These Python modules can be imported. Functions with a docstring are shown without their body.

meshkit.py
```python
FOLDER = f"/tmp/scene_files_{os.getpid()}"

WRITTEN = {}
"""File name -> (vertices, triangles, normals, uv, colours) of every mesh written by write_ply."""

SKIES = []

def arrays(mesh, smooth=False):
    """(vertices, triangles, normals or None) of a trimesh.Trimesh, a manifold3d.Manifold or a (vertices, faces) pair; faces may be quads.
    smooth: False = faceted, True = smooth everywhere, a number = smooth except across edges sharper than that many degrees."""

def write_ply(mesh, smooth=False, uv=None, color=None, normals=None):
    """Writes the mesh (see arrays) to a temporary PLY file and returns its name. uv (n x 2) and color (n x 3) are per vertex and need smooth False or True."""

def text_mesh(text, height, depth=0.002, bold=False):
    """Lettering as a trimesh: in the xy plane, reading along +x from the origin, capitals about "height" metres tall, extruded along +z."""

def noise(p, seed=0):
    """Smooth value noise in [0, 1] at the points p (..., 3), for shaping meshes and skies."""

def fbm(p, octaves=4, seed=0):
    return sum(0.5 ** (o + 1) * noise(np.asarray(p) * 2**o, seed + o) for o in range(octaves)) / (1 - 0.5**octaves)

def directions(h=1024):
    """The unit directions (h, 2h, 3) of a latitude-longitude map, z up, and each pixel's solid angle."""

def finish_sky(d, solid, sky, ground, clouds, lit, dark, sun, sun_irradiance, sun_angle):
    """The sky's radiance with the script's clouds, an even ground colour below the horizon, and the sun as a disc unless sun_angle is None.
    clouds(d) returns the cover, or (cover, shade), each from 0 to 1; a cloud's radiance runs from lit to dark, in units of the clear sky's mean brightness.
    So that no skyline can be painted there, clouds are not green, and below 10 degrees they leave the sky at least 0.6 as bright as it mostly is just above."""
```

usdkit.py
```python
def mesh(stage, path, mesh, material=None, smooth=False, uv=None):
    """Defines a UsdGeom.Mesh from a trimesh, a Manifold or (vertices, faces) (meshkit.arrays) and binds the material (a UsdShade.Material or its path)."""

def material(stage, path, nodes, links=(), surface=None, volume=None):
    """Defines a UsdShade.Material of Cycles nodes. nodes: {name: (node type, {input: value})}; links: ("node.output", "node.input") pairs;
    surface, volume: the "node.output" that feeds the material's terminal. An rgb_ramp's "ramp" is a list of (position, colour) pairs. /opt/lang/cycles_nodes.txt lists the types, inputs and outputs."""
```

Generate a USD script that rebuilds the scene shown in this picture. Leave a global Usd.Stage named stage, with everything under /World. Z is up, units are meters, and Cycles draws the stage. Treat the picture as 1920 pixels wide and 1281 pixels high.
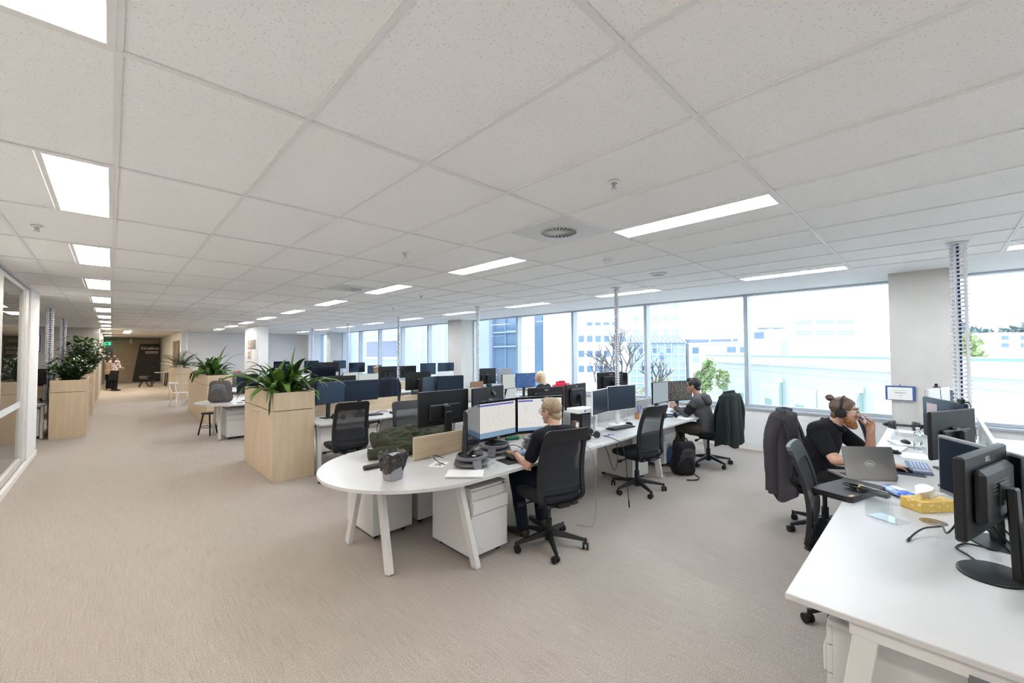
import math, random
import numpy as np, trimesh
import manifold3d as m3
import usdkit, meshkit
from shapely.geometry import Polygon, Point, box as sbox
from shapely import affinity
from pxr import Usd, UsdGeom, UsdLux, UsdShade, Gf, Sdf

stage = Usd.Stage.CreateInMemory()
UsdGeom.SetStageUpAxis(stage, 'Z'); UsdGeom.SetStageMetersPerUnit(stage, 1.0)
W = UsdGeom.Xform.Define(stage, '/World'); stage.SetDefaultPrim(W.GetPrim())
UsdGeom.Scope.Define(stage, '/World/Looks')
PI = math.pi
# ------------------------------------------------------------------ camera, sky, sun, exposure
CAM_H = 1.70
YAW, PITCH, ROLL = math.radians(45.78), math.radians(1.612), math.radians(-0.2223)
_F = np.array([math.cos(YAW)*math.cos(PITCH), math.sin(YAW)*math.cos(PITCH), math.sin(PITCH)])
_R = np.array([math.sin(YAW), -math.cos(YAW), 0.0]); _U = np.cross(_R, _F)
_R, _U = _R*math.cos(ROLL)+_U*math.sin(ROLL), -_R*math.sin(ROLL)+_U*math.cos(ROLL)
cam = UsdGeom.Camera.Define(stage, '/World/camera')
cam.AddTransformOp().Set(Gf.Matrix4d(*[float(x) for row in ([*_R, 0], [*_U, 0], [*-_F, 0], [0, 0, CAM_H, 1]) for x in row]))
cam.CreateHorizontalApertureAttr(36.0); cam.CreateFocalLengthAttr(36.0*771.77/1920)
cam.CreateClippingRangeAttr(Gf.Vec2f(0.05, 5000)); cam.CreateExposureAttr(0.36)
sky = UsdLux.DomeLight.Define(stage, '/World/sky')
sky.CreateColorAttr(Gf.Vec3f(0.86, 0.935, 1.0)); sky.CreateIntensityAttr(0.92)
sun = UsdLux.DistantLight.Define(stage, '/World/sun')
sun.CreateColorAttr(Gf.Vec3f(1.0, 0.95, 0.86)); sun.CreateIntensityAttr(1.0); sun.CreateAngleAttr(0.6)
_s = np.array([-0.25, -0.75, 0.62]); _s /= np.linalg.norm(_s)          # towards the sun
_x = np.cross([0, 0, 1.0], _s); _x /= np.linalg.norm(_x); _y = np.cross(_s, _x)
sun.AddTransformOp().Set(Gf.Matrix4d(*[float(v) for row in ([*_x, 0], [*_y, 0], [*_s, 0], [0, 0, 50, 1]) for v in row]))
PANEL_GLOW = 31.0

# ------------------------------------------------------------------ helpers
taken = {}
def numbered(parent, name):
    k = taken.get((parent, name), 0); taken[(parent, name)] = k+1
    return f'{parent}/{name}' if k == 0 else f'{parent}/{name}_{k:03d}'
def path_of(o):
    return '/World' if o is None else (o if isinstance(o, str) else str(o.GetPath()))
def tag(o, label=None, cat=None, group=None, kind=None):
    for k, v in (('label', label), ('category', cat), ('group', group), ('kind', kind)):
        if v: o.SetCustomDataByKey(k, v)
    return o
def obj(name, mesh, mat, parent=None, smooth=False, label=None):
    if hasattr(mesh, 'mesh'): mesh = mesh.mesh()
    p = usdkit.mesh(stage, numbered(path_of(parent), name), mesh, mat, smooth).GetPrim()
    if label: p.SetCustomDataByKey('label', label)
    return p
def struct(name, mesh, mat, label=None, smooth=False):
    return tag(obj(name, mesh, mat, None, smooth), label, None, None, 'structure')
def thing(name, label, cat, loc=(0, 0, 0), rotz=0.0, group=None, tilt=None, kind=None):
    x = UsdGeom.Xform.Define(stage, numbered('/World', name))
    x.AddTranslateOp().Set(Gf.Vec3d(*map(float, loc))); x.AddRotateZOp().Set(float(rotz))
    return tag(x.GetPrim(), label, cat, group, kind)
def dup(src, loc, rotz, label, group=None):
    name = src.GetName()
    if name[-4:-3] == '_' and name[-3:].isdigit(): name = name[:-4]
    x = UsdGeom.Xform.Define(stage, numbered('/World', name)).GetPrim()
    x.GetReferences().AddInternalReference(src.GetPath()); x.SetInstanceable(True)
    x.CreateAttribute('xformOp:translate', Sdf.ValueTypeNames.Double3).Set(Gf.Vec3d(*map(float, loc)))
    x.CreateAttribute('xformOp:rotateZ', Sdf.ValueTypeNames.Float).Set(float(rotz))
    d = src.GetCustomData()
    return tag(x, label, d.get('category'), group or d.get('group'), d.get('kind'))
class Maker:                                                        # first call builds, later calls copy
    def __init__(self, build): self.build, self.src = build, None
    def __call__(self, loc, rotz, label, group=None):
        if self.src is None:
            self.src = self.build(loc, rotz, label, group); return self.src
        return dup(self.src, loc, rotz, label, group)
def rot(ax, deg):
    return trimesh.transformations.rotation_matrix(math.radians(deg), {'x': [1, 0, 0], 'y': [0, 1, 0], 'z': [0, 0, 1]}[ax])
def frame(o, x=None, z=None):                                       # matrix with origin o, z axis z and x axis near x
    z = np.array([0, 0, 1.0] if z is None else z, float); z /= np.linalg.norm(z)
    x = np.array([1, 0, 0.0] if x is None else x, float); x = x-z*(x@z)
    if np.linalg.norm(x) < 1e-6: x = np.cross(z, [0.3, 0.9, 0.1])
    x /= np.linalg.norm(x); m = np.eye(4); m[:3, 0], m[:3, 1], m[:3, 2], m[:3, 3] = x, np.cross(z, x), z, o
    return m
_cb = {}
def chamfer(sx, sy, sz, b):
    key = (round(sx, 4), round(sy, 4), round(sz, 4), round(b, 4))
    if key not in _cb:
        v = []
        for i in (-1, 1):
            for j in (-1, 1):
                for k in (-1, 1):
                    c = np.array([i*sx/2, j*sy/2, k*sz/2])
                    for a in range(3):
                        d = np.array([-i, -j, -k], float)*b; d[a] = 0; v.append(c+d)
        h = trimesh.convex.convex_hull(np.array(v)); _cb[key] = (np.array(h.vertices), np.array(h.faces))
    return _cb[key]
BOXF = np.array([[0, 1, 3], [0, 3, 2], [4, 6, 7], [4, 7, 5], [0, 4, 5], [0, 5, 1], [2, 3, 7], [2, 7, 6], [0, 2, 6], [0, 6, 4], [1, 5, 7], [1, 7, 3]])
class M:
    def __init__(self): self.p = []
    def add(self, v, f, m=None):
        v = np.asarray(v, float)
        if m is not None: v = v@m[:3, :3].T+m[:3, 3]
        self.p.append((v, np.asarray(f))); return self
    def tm(self, t, m=None): return self.add(t.vertices, t.faces, m)
    def man(self, t, m=None):
        q = t.to_mesh(); return self.add(q.vert_properties[:, :3], q.tri_verts, m)
    def box(self, c, s, bev=0.0, m=None):
        if bev: v, f = chamfer(*s, min(bev, min(s)*0.45))
        else:
            v = np.array([[i, j, k] for i in (-.5, .5) for j in (-.5, .5) for k in (-.5, .5)])*np.array(s); f = BOXF
        t = np.eye(4); t[:3, 3] = c
        return self.add(v, f, t if m is None else m@t)
    def bx(self, x0, x1, y0, y1, z0, z1, bev=0.0, m=None):
        return self.box(((x0+x1)/2, (y0+y1)/2, (z0+z1)/2), (abs(x1-x0), abs(y1-y0), abs(z1-z0)), bev, m)
    def beam(self, a, b, w, d, x=None, bev=0.0):
        a, b = np.array(a, float), np.array(b, float); L = np.linalg.norm(b-a)
        return self.box((0, 0, 0), (w, d, L), bev, frame((a+b)/2, x, b-a))
    def cyl(self, a, b, r, n=12, r2=None, caps=True):
        a, b = np.array(a, float), np.array(b, float); L = np.linalg.norm(b-a); r2 = r if r2 is None else r2
        t = np.arange(n)*2*PI/n; c = np.stack([np.cos(t), np.sin(t)], 1)
        v = np.vstack([np.c_[c*r, np.zeros(n)], np.c_[c*r2, np.full(n, L)], [[0, 0, 0], [0, 0, L]]]); i = np.arange(n); j = (i+1) % n
        f = [np.c_[i, j, j+n], np.c_[i, j+n, i+n]]
        if caps: f += [np.c_[j, i, np.full(n, 2*n)], np.c_[i+n, j+n, np.full(n, 2*n+1)]]
        return self.add(v, np.vstack(f), frame(a, None, b-a))
    def tube(self, pts, r, n=8):
        p = np.asarray(pts, float); r = np.broadcast_to(r, len(p)); t = np.gradient(p, axis=0); t /= np.linalg.norm(t, axis=1, keepdims=True)+1e-12
        a = np.cross(t[0], [0, 0, 1.0] if abs(t[0][2]) < .9 else [1.0, 0, 0]); rings = []
        for k in range(len(p)):
            a = a-t[k]*(a@t[k]); a /= np.linalg.norm(a)+1e-12; b = np.cross(t[k], a); g = np.arange(n)*2*PI/n
            rings.append(p[k]+r[k]*(np.cos(g)[:, None]*a+np.sin(g)[:, None]*b))
        return self.loft(rings)
    def loft(self, rings, caps=True, m=None):
        n = len(rings[0]); v = np.vstack(rings); f = []; i = np.arange(n); j = (i+1) % n
        for k in range(len(rings)-1): f += [np.c_[i+k*n, j+k*n, j+(k+1)*n], np.c_[i+k*n, j+(k+1)*n, i+(k+1)*n]]
        if caps:
            v = np.vstack([v, rings[0].mean(0), rings[-1].mean(0)]); o = (len(rings)-1)*n
            f += [np.c_[j, i, np.full(n, len(v)-2)], np.c_[i+o, j+o, np.full(n, len(v)-1)]]
        return self.add(v, np.vstack(f), m)
    def lathe(self, prof, n=24, c=(0, 0, 0), m=None, sy=1.0):
        g = np.arange(n)*2*PI/n; t = np.eye(4); t[:3, 3] = c
        return self.loft([np.c_[r*np.cos(g), sy*r*np.sin(g), np.full(n, z)] for r, z in prof], True, t if m is None else m@t)
    def ext(self, poly, h, m=None):                                 # polygon in xy, extruded along z by h
        poly = poly if isinstance(poly, (list, tuple)) else getattr(poly, 'geoms', [poly])
        for g in poly: self.tm(trimesh.creation.extrude_polygon(g, h, engine='earcut'), m)
        return self
    def sphere(self, c, r, n=10):
        r = np.broadcast_to(r, 3); a = np.linspace(-PI/2, PI/2, n//2+2)[1:-1]; g = np.arange(n)*2*PI/n
        rr = [np.c_[np.cos(t)*np.cos(g), np.cos(t)*np.sin(g), np.full(n, math.sin(t))]*r+np.array(c) for t in a]
        v = np.vstack(rr+[np.array([c, c])+np.array([[0, 0, -1.0], [0, 0, 1.0]])*r]); f = []; i = np.arange(n); j = (i+1) % n; L = len(v)
        for k in range(len(a)-1): f += [np.c_[i+k*n, j+k*n, j+(k+1)*n], np.c_[i+k*n, j+(k+1)*n, i+(k+1)*n]]
        o = (len(a)-1)*n; f += [np.c_[j, i, np.full(n, L-2)], np.c_[i+o, j+o, np.full(n, L-1)]]
        return self.add(v, np.vstack(f))
    def text(self, s, h, m, depth=0.0008, bold=False, center=True, squash=1.0):
        t = meshkit.text_mesh(s, h, depth, bold); v = np.array(t.vertices)
        if center: v[:, 0] -= v[:, 0].max()/2; v[:, 1] -= h/2
        v[:, 0] *= squash
        return self.add(v, t.faces, m)
    def mesh(self):
        vs, fs, o = [], [], 0
        for v, f in self.p: vs.append(v); fs.append(f+o); o += len(v)
        return np.vstack(vs), np.vstack(fs)
def rrect(w, h, r, n=5, cx=0, cy=0):
    return affinity.translate(sbox(-w/2+r, -h/2+r, w/2-r, h/2-r).buffer(r, quad_segs=n), cx, cy)
def warp(mesh, size, fn):                                           # subdivide a M to size, then move its points by fn(v)
    v, f = mesh.mesh(); v, f = trimesh.remesh.subdivide_to_size(v, f, size, max_iter=12)
    return fn(v.copy()), f
def spline(pts, n=24):
    p = np.asarray(pts, float); t = np.r_[0, np.cumsum(np.linalg.norm(np.diff(p, axis=0), axis=1))]
    from scipy.interpolate import PchipInterpolator as PI_
    return PI_(t, p)(np.linspace(0, t[-1], n))
def slab(x0, x1, y0, y1, z0, z1): return M().bx(x0, x1, y0, y1, z0, z1)

# ------------------------------------------------------------------ materials
def mat(name, nodes, links=(), surface='p.BSDF'):
    return usdkit.material(stage, f'/World/Looks/{name}', nodes, links, surface)
def plain(name, c, rough=0.5, **k):
    return mat(name, {'p': ('principled_bsdf', {'base_color': c, 'roughness': rough, **k})})
def varied(name, c1, c2, scale=(8, 8, 8), rough=0.5, bump=0.0, detail=3.0, ramp=(0.3, 0.7), bscale=None, **k):
    n = {'tc': ('texture_coordinate', {}), 'mp': ('mapping', {'scale': scale}), 'n': ('noise_texture', {'scale': 1.0, 'detail': detail}),
         'r': ('rgb_ramp', {'ramp': [(ramp[0], c1), (ramp[1], c2)]}), 'p': ('principled_bsdf', {'roughness': rough, **k})}
    l = [('tc.object', 'mp.vector'), ('mp.vector', 'n.vector'), ('n.fac', 'r.fac'), ('r.color', 'p.base_color')]
    if bump:
        n['b'] = ('bump', {'strength': 1.0, 'distance': bump}); l += [('b.normal', 'p.normal')]
        if bscale:
            n['m2'] = ('mapping', {'scale': bscale}); n['n2'] = ('noise_texture', {'scale': 1.0, 'detail': 2.0})
            l += [('tc.object', 'm2.vector'), ('m2.vector', 'n2.vector'), ('n2.fac', 'b.height')]
        else: l += [('n.fac', 'b.height')]
    return mat(name, n, l)
def glow(name, c, s): return mat(name, {'e': ('emission', {'color': c, 'strength': s})}, (), 'e.emission')
def fabric(name, c, k=0.75): return varied(name, tuple(x*k for x in c), c, (90, 90, 90), 0.92, 0.0012, sheen_weight=0.03, specular_ior_level=0.2)
def pane(name, tint, gloss=1.5, extra=0.0):
    n = {'f': ('fresnel', {'IOR': gloss}), 'ge': ('geometry', {}), 'iv': ('math', {'math_type': 'subtract', 'value1': 1.0}), 'mu': ('math', {'math_type': 'multiply'}), 't': ('transparent_bsdf', {'color': tint}), 'g': ('glossy_bsdf', {'color': (1, 1, 1), 'roughness': 0.0}), 'm': ('mix_closure', {})}
    return mat(name, n, [('ge.backfacing', 'iv.value2'), ('iv.value', 'mu.value1'), ('f.fac', 'mu.value2'), ('mu.value', 'm.fac'), ('t.BSDF', 'm.closure1'), ('g.BSDF', 'm.closure2')], 'm.closure')
K = {}
K['white'] = plain('white_paint', (0.80, 0.79, 0.77), 0.55)
K['wallwhite'] = varied('wall_paint', (0.80, 0.80, 0.81), (0.83, 0.83, 0.84), (3, 3, 3), 0.7)
K['cream'] = varied('cream_paint', (0.54, 0.525, 0.50), (0.58, 0.565, 0.54), (3, 3, 3), 0.7)
K['desk'] = varied('white_laminate', (0.515, 0.512, 0.51), (0.55, 0.547, 0.545), (2, 2, 2), 0.30)
K['metalwhite'] = plain('white_powder_coat', (0.64, 0.632, 0.622), 0.38)
K['black'] = plain('black_plastic', (0.010, 0.010, 0.011), 0.45, specular_ior_level=0.35)
K['blackgloss'] = plain('gloss_black_plastic', (0.012, 0.012, 0.014), 0.12)
K['darkgrey'] = plain('dark_grey_plastic', (0.05, 0.05, 0.055), 0.45)
K['grey'] = plain('grey_plastic', (0.22, 0.22, 0.23), 0.45)
K['chairblack'] = plain('black_nylon', (0.012, 0.0125, 0.015), 0.48, specular_ior_level=0.4)
K['seatfab'] = fabric('black_seat_fabric', (0.020, 0.022, 0.027))
K['silver'] = plain('silver_metal', (0.55, 0.55, 0.56), 0.35, metallic=1.0)
K['laptop'] = plain('laptop_aluminium', (0.36, 0.34, 0.32), 0.38, metallic=0.85)
K['alu'] = plain('window_aluminium', (0.50, 0.54, 0.60), 0.4, metallic=0.25)
K['cable'] = plain('black_cable', (0.01, 0.01, 0.011), 0.5)
K['screen'] = plain('dark_screen_glass', (0.006, 0.008, 0.012), 0.12, specular_ior_level=0.9, specular_tint=(0.5, 0.7, 1.0))
K['screenmatt'] = plain('matt_dark_screen', (0.008, 0.011, 0.017), 0.26, specular_ior_level=1.0, specular_tint=(0.45, 0.68, 1.0))
K['whiteplas'] = plain('white_plastic', (0.78, 0.78, 0.78), 0.4)
K['paper'] = plain('white_paper', (0.82, 0.82, 0.81), 0.8)
K['soil'] = varied('potting_soil', (0.02, 0.014, 0.01), (0.07, 0.05, 0.035), (60, 60, 60), 0.95, 0.01)
def ply(name, sc, c1, c2, rough=0.45): return varied(name, c1, c2, sc, rough, 0.0, 4.0, (0.32, 0.7))
K['ply'] = ply('birch_plywood', (14, 14, 1.6), (0.55, 0.43, 0.29), (0.63, 0.51, 0.37))
K['plyh'] = ply('birch_plywood_screen', (2.2, 14, 30), (0.50, 0.385, 0.25), (0.62, 0.50, 0.355))
K['carpet'] = mat('striped_carpet', {
    'g': ('geometry', {}), 'm1': ('mapping', {'scale': (210, 4.2, 1)}), 'n1': ('noise_texture', {'scale': 1.0, 'detail': 3.0, 'roughness': 0.65}),
    'r1': ('rgb_ramp', {'ramp': [(0.27, (0.255, 0.218, 0.190)), (0.40, (0.350, 0.308, 0.276)), (0.62, (0.395, 0.350, 0.316)), (0.78, (0.485, 0.438, 0.398))]}),
    'm2': ('mapping', {'scale': (210, 120, 1)}), 'n2': ('noise_texture', {'scale': 1.0, 'detail': 1.0}),
    'r2': ('rgb_ramp', {'ramp': [(0.28, (0.58, 0.565, 0.55)), (0.50, (0.98, 0.98, 0.98)), (0.78, (1.16, 1.16, 1.16))]}),
    'mx': ('mix_color', {'blend_type': 'multiply', 'fac': 1.0, 'use_clamp_result': False}), 'b': ('bump', {'strength': 0.6, 'distance': 0.004}),
    'p': ('principled_bsdf', {'roughness': 0.95, 'sheen_weight': 0.1})},
    [('g.position', 'm1.vector'), ('m1.vector', 'n1.vector'), ('n1.fac', 'r1.fac'), ('g.position', 'm2.vector'), ('m2.vector', 'n2.vector'), ('n2.fac', 'r2.fac'),
     ('r1.color', 'mx.a'), ('r2.color', 'mx.b'), ('mx.result', 'p.base_color'), ('n2.fac', 'b.height'), ('b.normal', 'p.normal')])
K['tile'] = mat('mineral_fibre_tile', {
    'g': ('geometry', {}), 'v': ('voronoi_texture', {'scale': 78.0, 'randomness': 1.0}), 'r': ('rgb_ramp', {'ramp': [(0.0, (0.42, 0.41, 0.40)), (0.10, (0.48, 0.47, 0.46)), (0.17, (0.90, 0.897, 0.89)), (1.0, (0.91, 0.907, 0.90))]}),
    'n': ('noise_texture', {'scale': 14.0, 'detail': 2.0}), 'c': ('rgb_ramp', {'ramp': [(0.30, (0.90, 0.897, 0.89)), (0.42, (0, 0, 0))]}),
    'mx': ('mix_color', {'blend_type': 'lighten', 'fac': 1.0}), 'b': ('bump', {'strength': 0.35, 'distance': 0.002}), 'p': ('principled_bsdf', {'roughness': 0.9})},
    [('g.position', 'v.vector'), ('v.distance', 'r.fac'), ('g.position', 'n.vector'), ('n.fac', 'c.fac'), ('r.color', 'mx.a'), ('c.color', 'mx.b'), ('mx.result', 'p.base_color'), ('v.distance', 'b.height'), ('b.normal', 'p.normal')])
K['tee'] = plain('ceiling_grid_white', (0.80, 0.795, 0.785), 0.5)
K['glass'] = pane('window_pane', (0.90, 0.955, 0.975), 1.45)
K['glassin'] = pane('partition_glass', (0.80, 0.83, 0.80), 1.7)
K['panel'] = glow('panel_glow', (0.90, 0.955, 1.0), PANEL_GLOW)
K['panelwarm'] = glow('corridor_panel_glow', (1.0, 0.91, 0.79), PANEL_GLOW*.85)
K['panelend'] = glow('end_corridor_panel_glow', (1.0, 0.84, 0.62), PANEL_GLOW*1.5)
# ------------------------------------------------------------------ the setting
XW, XM, YF, ZC, YB = 8.03, 6.52, 23.7, 2.725, -10.0                   # window wall, edge of the tile field, far wall, ceiling, wall behind the camera
struct('floor', M().bx(-6.2, 8.2, YB-.2, 36.2, -0.25, 0), K['carpet'], 'light grey-beige carpet with fine dashed stripes running along the aisle')
ceil = tag(UsdGeom.Xform.Define(stage, '/World/ceiling').GetPrim(), 'white suspended ceiling of speckled tiles in a metal grid', None, None, 'structure')
obj('slab', M().bx(-6.2, 8.4, YB-.2, 36.2, 2.80, 3.2), K['white'], ceil)
obj('plaster_margin', M().bx(XM+.012, 8.2, YB, YF, ZC-.002, 2.8), K['wallwhite'], ceil)
obj('corridor_plaster', M().bx(-.36, 2.3, YF-.02, 35.9, ZC-.004, 2.8), K['cream'], ceil)
lights = []                                                        # (x0, x1, y0, y1, row, j)
yj = lambda j: 1.90+1.2*j
for j in range(-9, 18, 2):
    if j > -4: lights.append((-0.3, 0.0, yj(j), yj(j+1), 'corridor', j))
    if j < 16: lights.append((3.0, 3.3, yj(j), yj(j+1), 'middle', j))
    if j < 16: lights.append((6.22, 6.52, yj(j), yj(j+1), 'window', j))
diffusers = [(2.4, 1.9), (2.4, 6.1), (2.4, 15.1)]
cells = []
for i in range(-9, 11):
    for j in range(-10, 19):
        x0, y0 = .6*i, yj(j); x1, y1 = min(x0+.6, XM), min(y0+1.2, YF-.02)
        if y1-y0 < .1 or x1-x0 < .1 or (y0+1.1 < 10.7 and x0 < -1.3): continue
        if y0+1.1 < 10.7: x0 = max(x0, -.9)
        parts = [(x0, x1, y0, y1)]
        for L in lights:
            if L[0] >= x0-.01 and L[1] <= x1+.02 and abs(L[2]-y0) < .01:
                parts = [(a, b, y0, y1) for a, b in ((x0, L[0]), (L[1], x1)) if b-a > .05]
        for dx, dy in diffusers:
            if abs(dx-x0) < .01 and abs(dy-y0) < .01: parts = [(x0, x1, y0+.6, y1)]
        cells += parts
def seen(x, y):
    d = np.array([x, y, ZC-CAM_H]); z = d@_F
    return abs(d@_R)/z < 1.45 if z > .2 else False
def big(c):
    q = [seen(x, y) for x in c[:2] for y in c[2:]]
    return -1 if not any(q) else 1/(.3+math.hypot((c[0]+c[1])/2, (c[2]+c[3])/2))
cells.sort(key=big, reverse=True)
rest = M()
for n, (x0, x1, y0, y1) in enumerate(cells):
    g = M() if n < 290 else rest
    g.box(((x0+x1)/2, (y0+y1)/2, ZC+.0115), (x1-x0-.004, y1-y0-.004, .018), .0012)
    if n < 290: obj('tile', g, K['tile'], ceil)
tag(obj('tile_field', rest, K['tile'], ceil), None, None, None, 'stuff')
for i in range(-9, 12):
    x = min(.6*i, XM); obj('tee_bar', M().bx(x-.012, x+.012, YB if x > -1 else 10.8, YF-.02, ZC-.004, ZC+.002).bx(x-.002, x+.002, YB if x > -1 else 10.8, YF-.02, ZC, 2.8), K['tee'], ceil)
for j in range(-9, 19):
    y = yj(j); obj('cross_bar', M().bx(-.9 if y < 10.7 else -6, XM, y-.012, y+.012, ZC-.005, ZC+.001), K['tee'], ceil)
# walls
def wall_window():
    g = M().bx(8.03, 8.22, YB, YF+.2, 0, .70).bx(8.05, 8.4, YB, YF+.2, 2.75, 3.2)
    struct('wall_right', g, K['wallwhite'], 'white wall below the windows')
    struct('baseboard_right', M().bx(8.012, 8.03, YB, YF, 0, .13, .004), K['white'], 'white skirting under the windows')
wall_window()
struct('wall_far', M().bx(2.25, 8.4, YF, YF+.15, 0, 2.8).bx(7.42, 8.03, YF-.75, YF, 0, ZC), K['wallwhite'], 'white far end wall behind the desks')
struct('wall_left_far', M().bx(-6.2, -.34, 22.5, 22.65, 0, 2.8), K['cream'], 'cream wall at the left end of the office')
struct('wall_corridor_left', M().bx(-.46, -.34, 22.66, 35.6, 0, 2.8), K['cream'], 'beige wall on the left of the end corridor')
struct('wall_left', M().bx(-6.35, -6.2, 10.6, 22.6, 0, 2.8), K['cream'])
struct('wall_back', M().bx(-6.2, 8.4, YB-.2, YB, -.2, 3.2), K['wallwhite'])
struct('wall_corridor_end', M().bx(-.46, 2.4, 35.6, 35.8, 0, 2.8), K['cream'], 'beige wall at the end of the corridor')
struct('wall_corridor_right', M().bx(2.25, 2.4, YF+.16, 35.59, 0, 2.8), K['cream'], 'beige wall on the right of the end corridor')
# pillars
def pillar(n, x, y0, y1, lab):
    struct('pillar', M().bx(x, 8.2, y0, y1, 0, ZC+.02, .004), K['cream'], lab)
pillar(1, 7.30, -.17, .41, 'square white pillar beside the dumbbell end of the near desk row')
pillar(2, 7.56, 9.97, 10.66, 'second white pillar along the windows with a wall switch')
pillar(3, 7.45, 20.05, 20.5, 'third and farthest white pillar along the windows')
# windows: sill, head, mullion and pane each
runs = [(-9.8, -.19, 5), (.42, 9.97, 5), (10.66, 20.05, 5), (20.5, 23.0, 1)]
k = 0
for a, b, n in runs:
    for q in range(n):
        y0, y1 = a+(b-a)*q/n, a+(b-a)*(q+1)/n; k += 1
        w = tag(UsdGeom.Xform.Define(stage, f'/World/window_{k}').GetPrim(), f'tall office window, number {k} along the window wall', None, None, 'structure')
        obj('sill', M().bx(7.995, 8.26, y0, y1, .70, .735, .005).bx(8.10, 8.20, y0, y1, .735, .785, .006), K['alu'], w)
        obj('head', M().bx(8.04, 8.20, y0, y1, ZC-.03, ZC+.03, .005), K['alu'], w)
        obj('mullion', M().bx(8.03, 8.20, y0-.032, y0+.032, .735, ZC-.02, .006).bx(8.012, 8.032, y0-.014, y0+.014, .735, ZC-.02, .003), K['alu'], w)
        if q == n-1: obj('mullion', M().bx(8.03, 8.20, y1-.032, y1, .735, ZC-.02, .006), K['alu'], w)
        obj('pane', M().bx(8.150, 8.158, y0+.03, y1-.03, .78, ZC-.03), K['glass'], w)
# glazed partition and sliding door on the left
struct('wall_partition', M().bx(-1.0, -.9, 9.70, 10.76, .1, 2.8, .003).bx(-1.0, -.9, YB, 7.18, .1, 2.8).bx(-1.0, -.9, 7.18, 9.70, ZC-.015, 2.8).bx(-6.2, -1.0, 10.62, 10.76, 0, 2.8), K['wallwhite'], 'white partition wall left of the aisle')
struct('baseboard_left', M().bx(-1.0, -.888, YB, 10.77, 0, .085, .004), K['white'], 'white skirting of the left partition')
d = tag(UsdGeom.Xform.Define(stage, '/World/door_1').GetPrim(), 'white framed sliding glass door with a frosted band', None, None, 'structure')
obj('stile', M().bx(-.965, -.915, 9.22, 9.655, .11, ZC-.03, .006).bx(-.912, -.905, 9.24, 9.26, .12, ZC-.04), K['metalwhite'], d)
obj('stile', M().bx(-.965, -.915, 7.2, 7.58, .11, ZC-.03, .006), K['metalwhite'], d)
obj('top_rail', M().bx(-.965, -.915, 7.58, 9.22, 2.63, ZC-.03, .006), K['metalwhite'], d)
obj('bottom_rail', M().bx(-.965, -.915, 7.58, 9.22, .11, .21, .006), K['metalwhite'], d)
obj('gasket', M().bx(-.98, -.93, 9.655, 9.70, .085, ZC-.015).bx(-.98, -.93, 7.18, 9.70, ZC-.03, ZC-.015).bx(-.98, -.93, 7.18, 9.70, .085, .11), K['black'], d)
obj('pane', M().bx(-.945, -.937, 7.57, 9.23, .2, 2.64), K['glassin'], d)
obj('frosted_band', M().bx(-.9365, -.9355, 7.58, 9.22, .945, 1.035), plain('frosted_film', (.66, .72, .76), .5), d)
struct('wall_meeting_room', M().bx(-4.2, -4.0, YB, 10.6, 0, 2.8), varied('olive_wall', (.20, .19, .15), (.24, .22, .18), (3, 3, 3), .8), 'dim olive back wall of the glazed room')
struct('ceiling_meeting_room', M().bx(-4.0, -1.0, YB, 10.6, 2.7, 2.8), K['white'])
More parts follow.
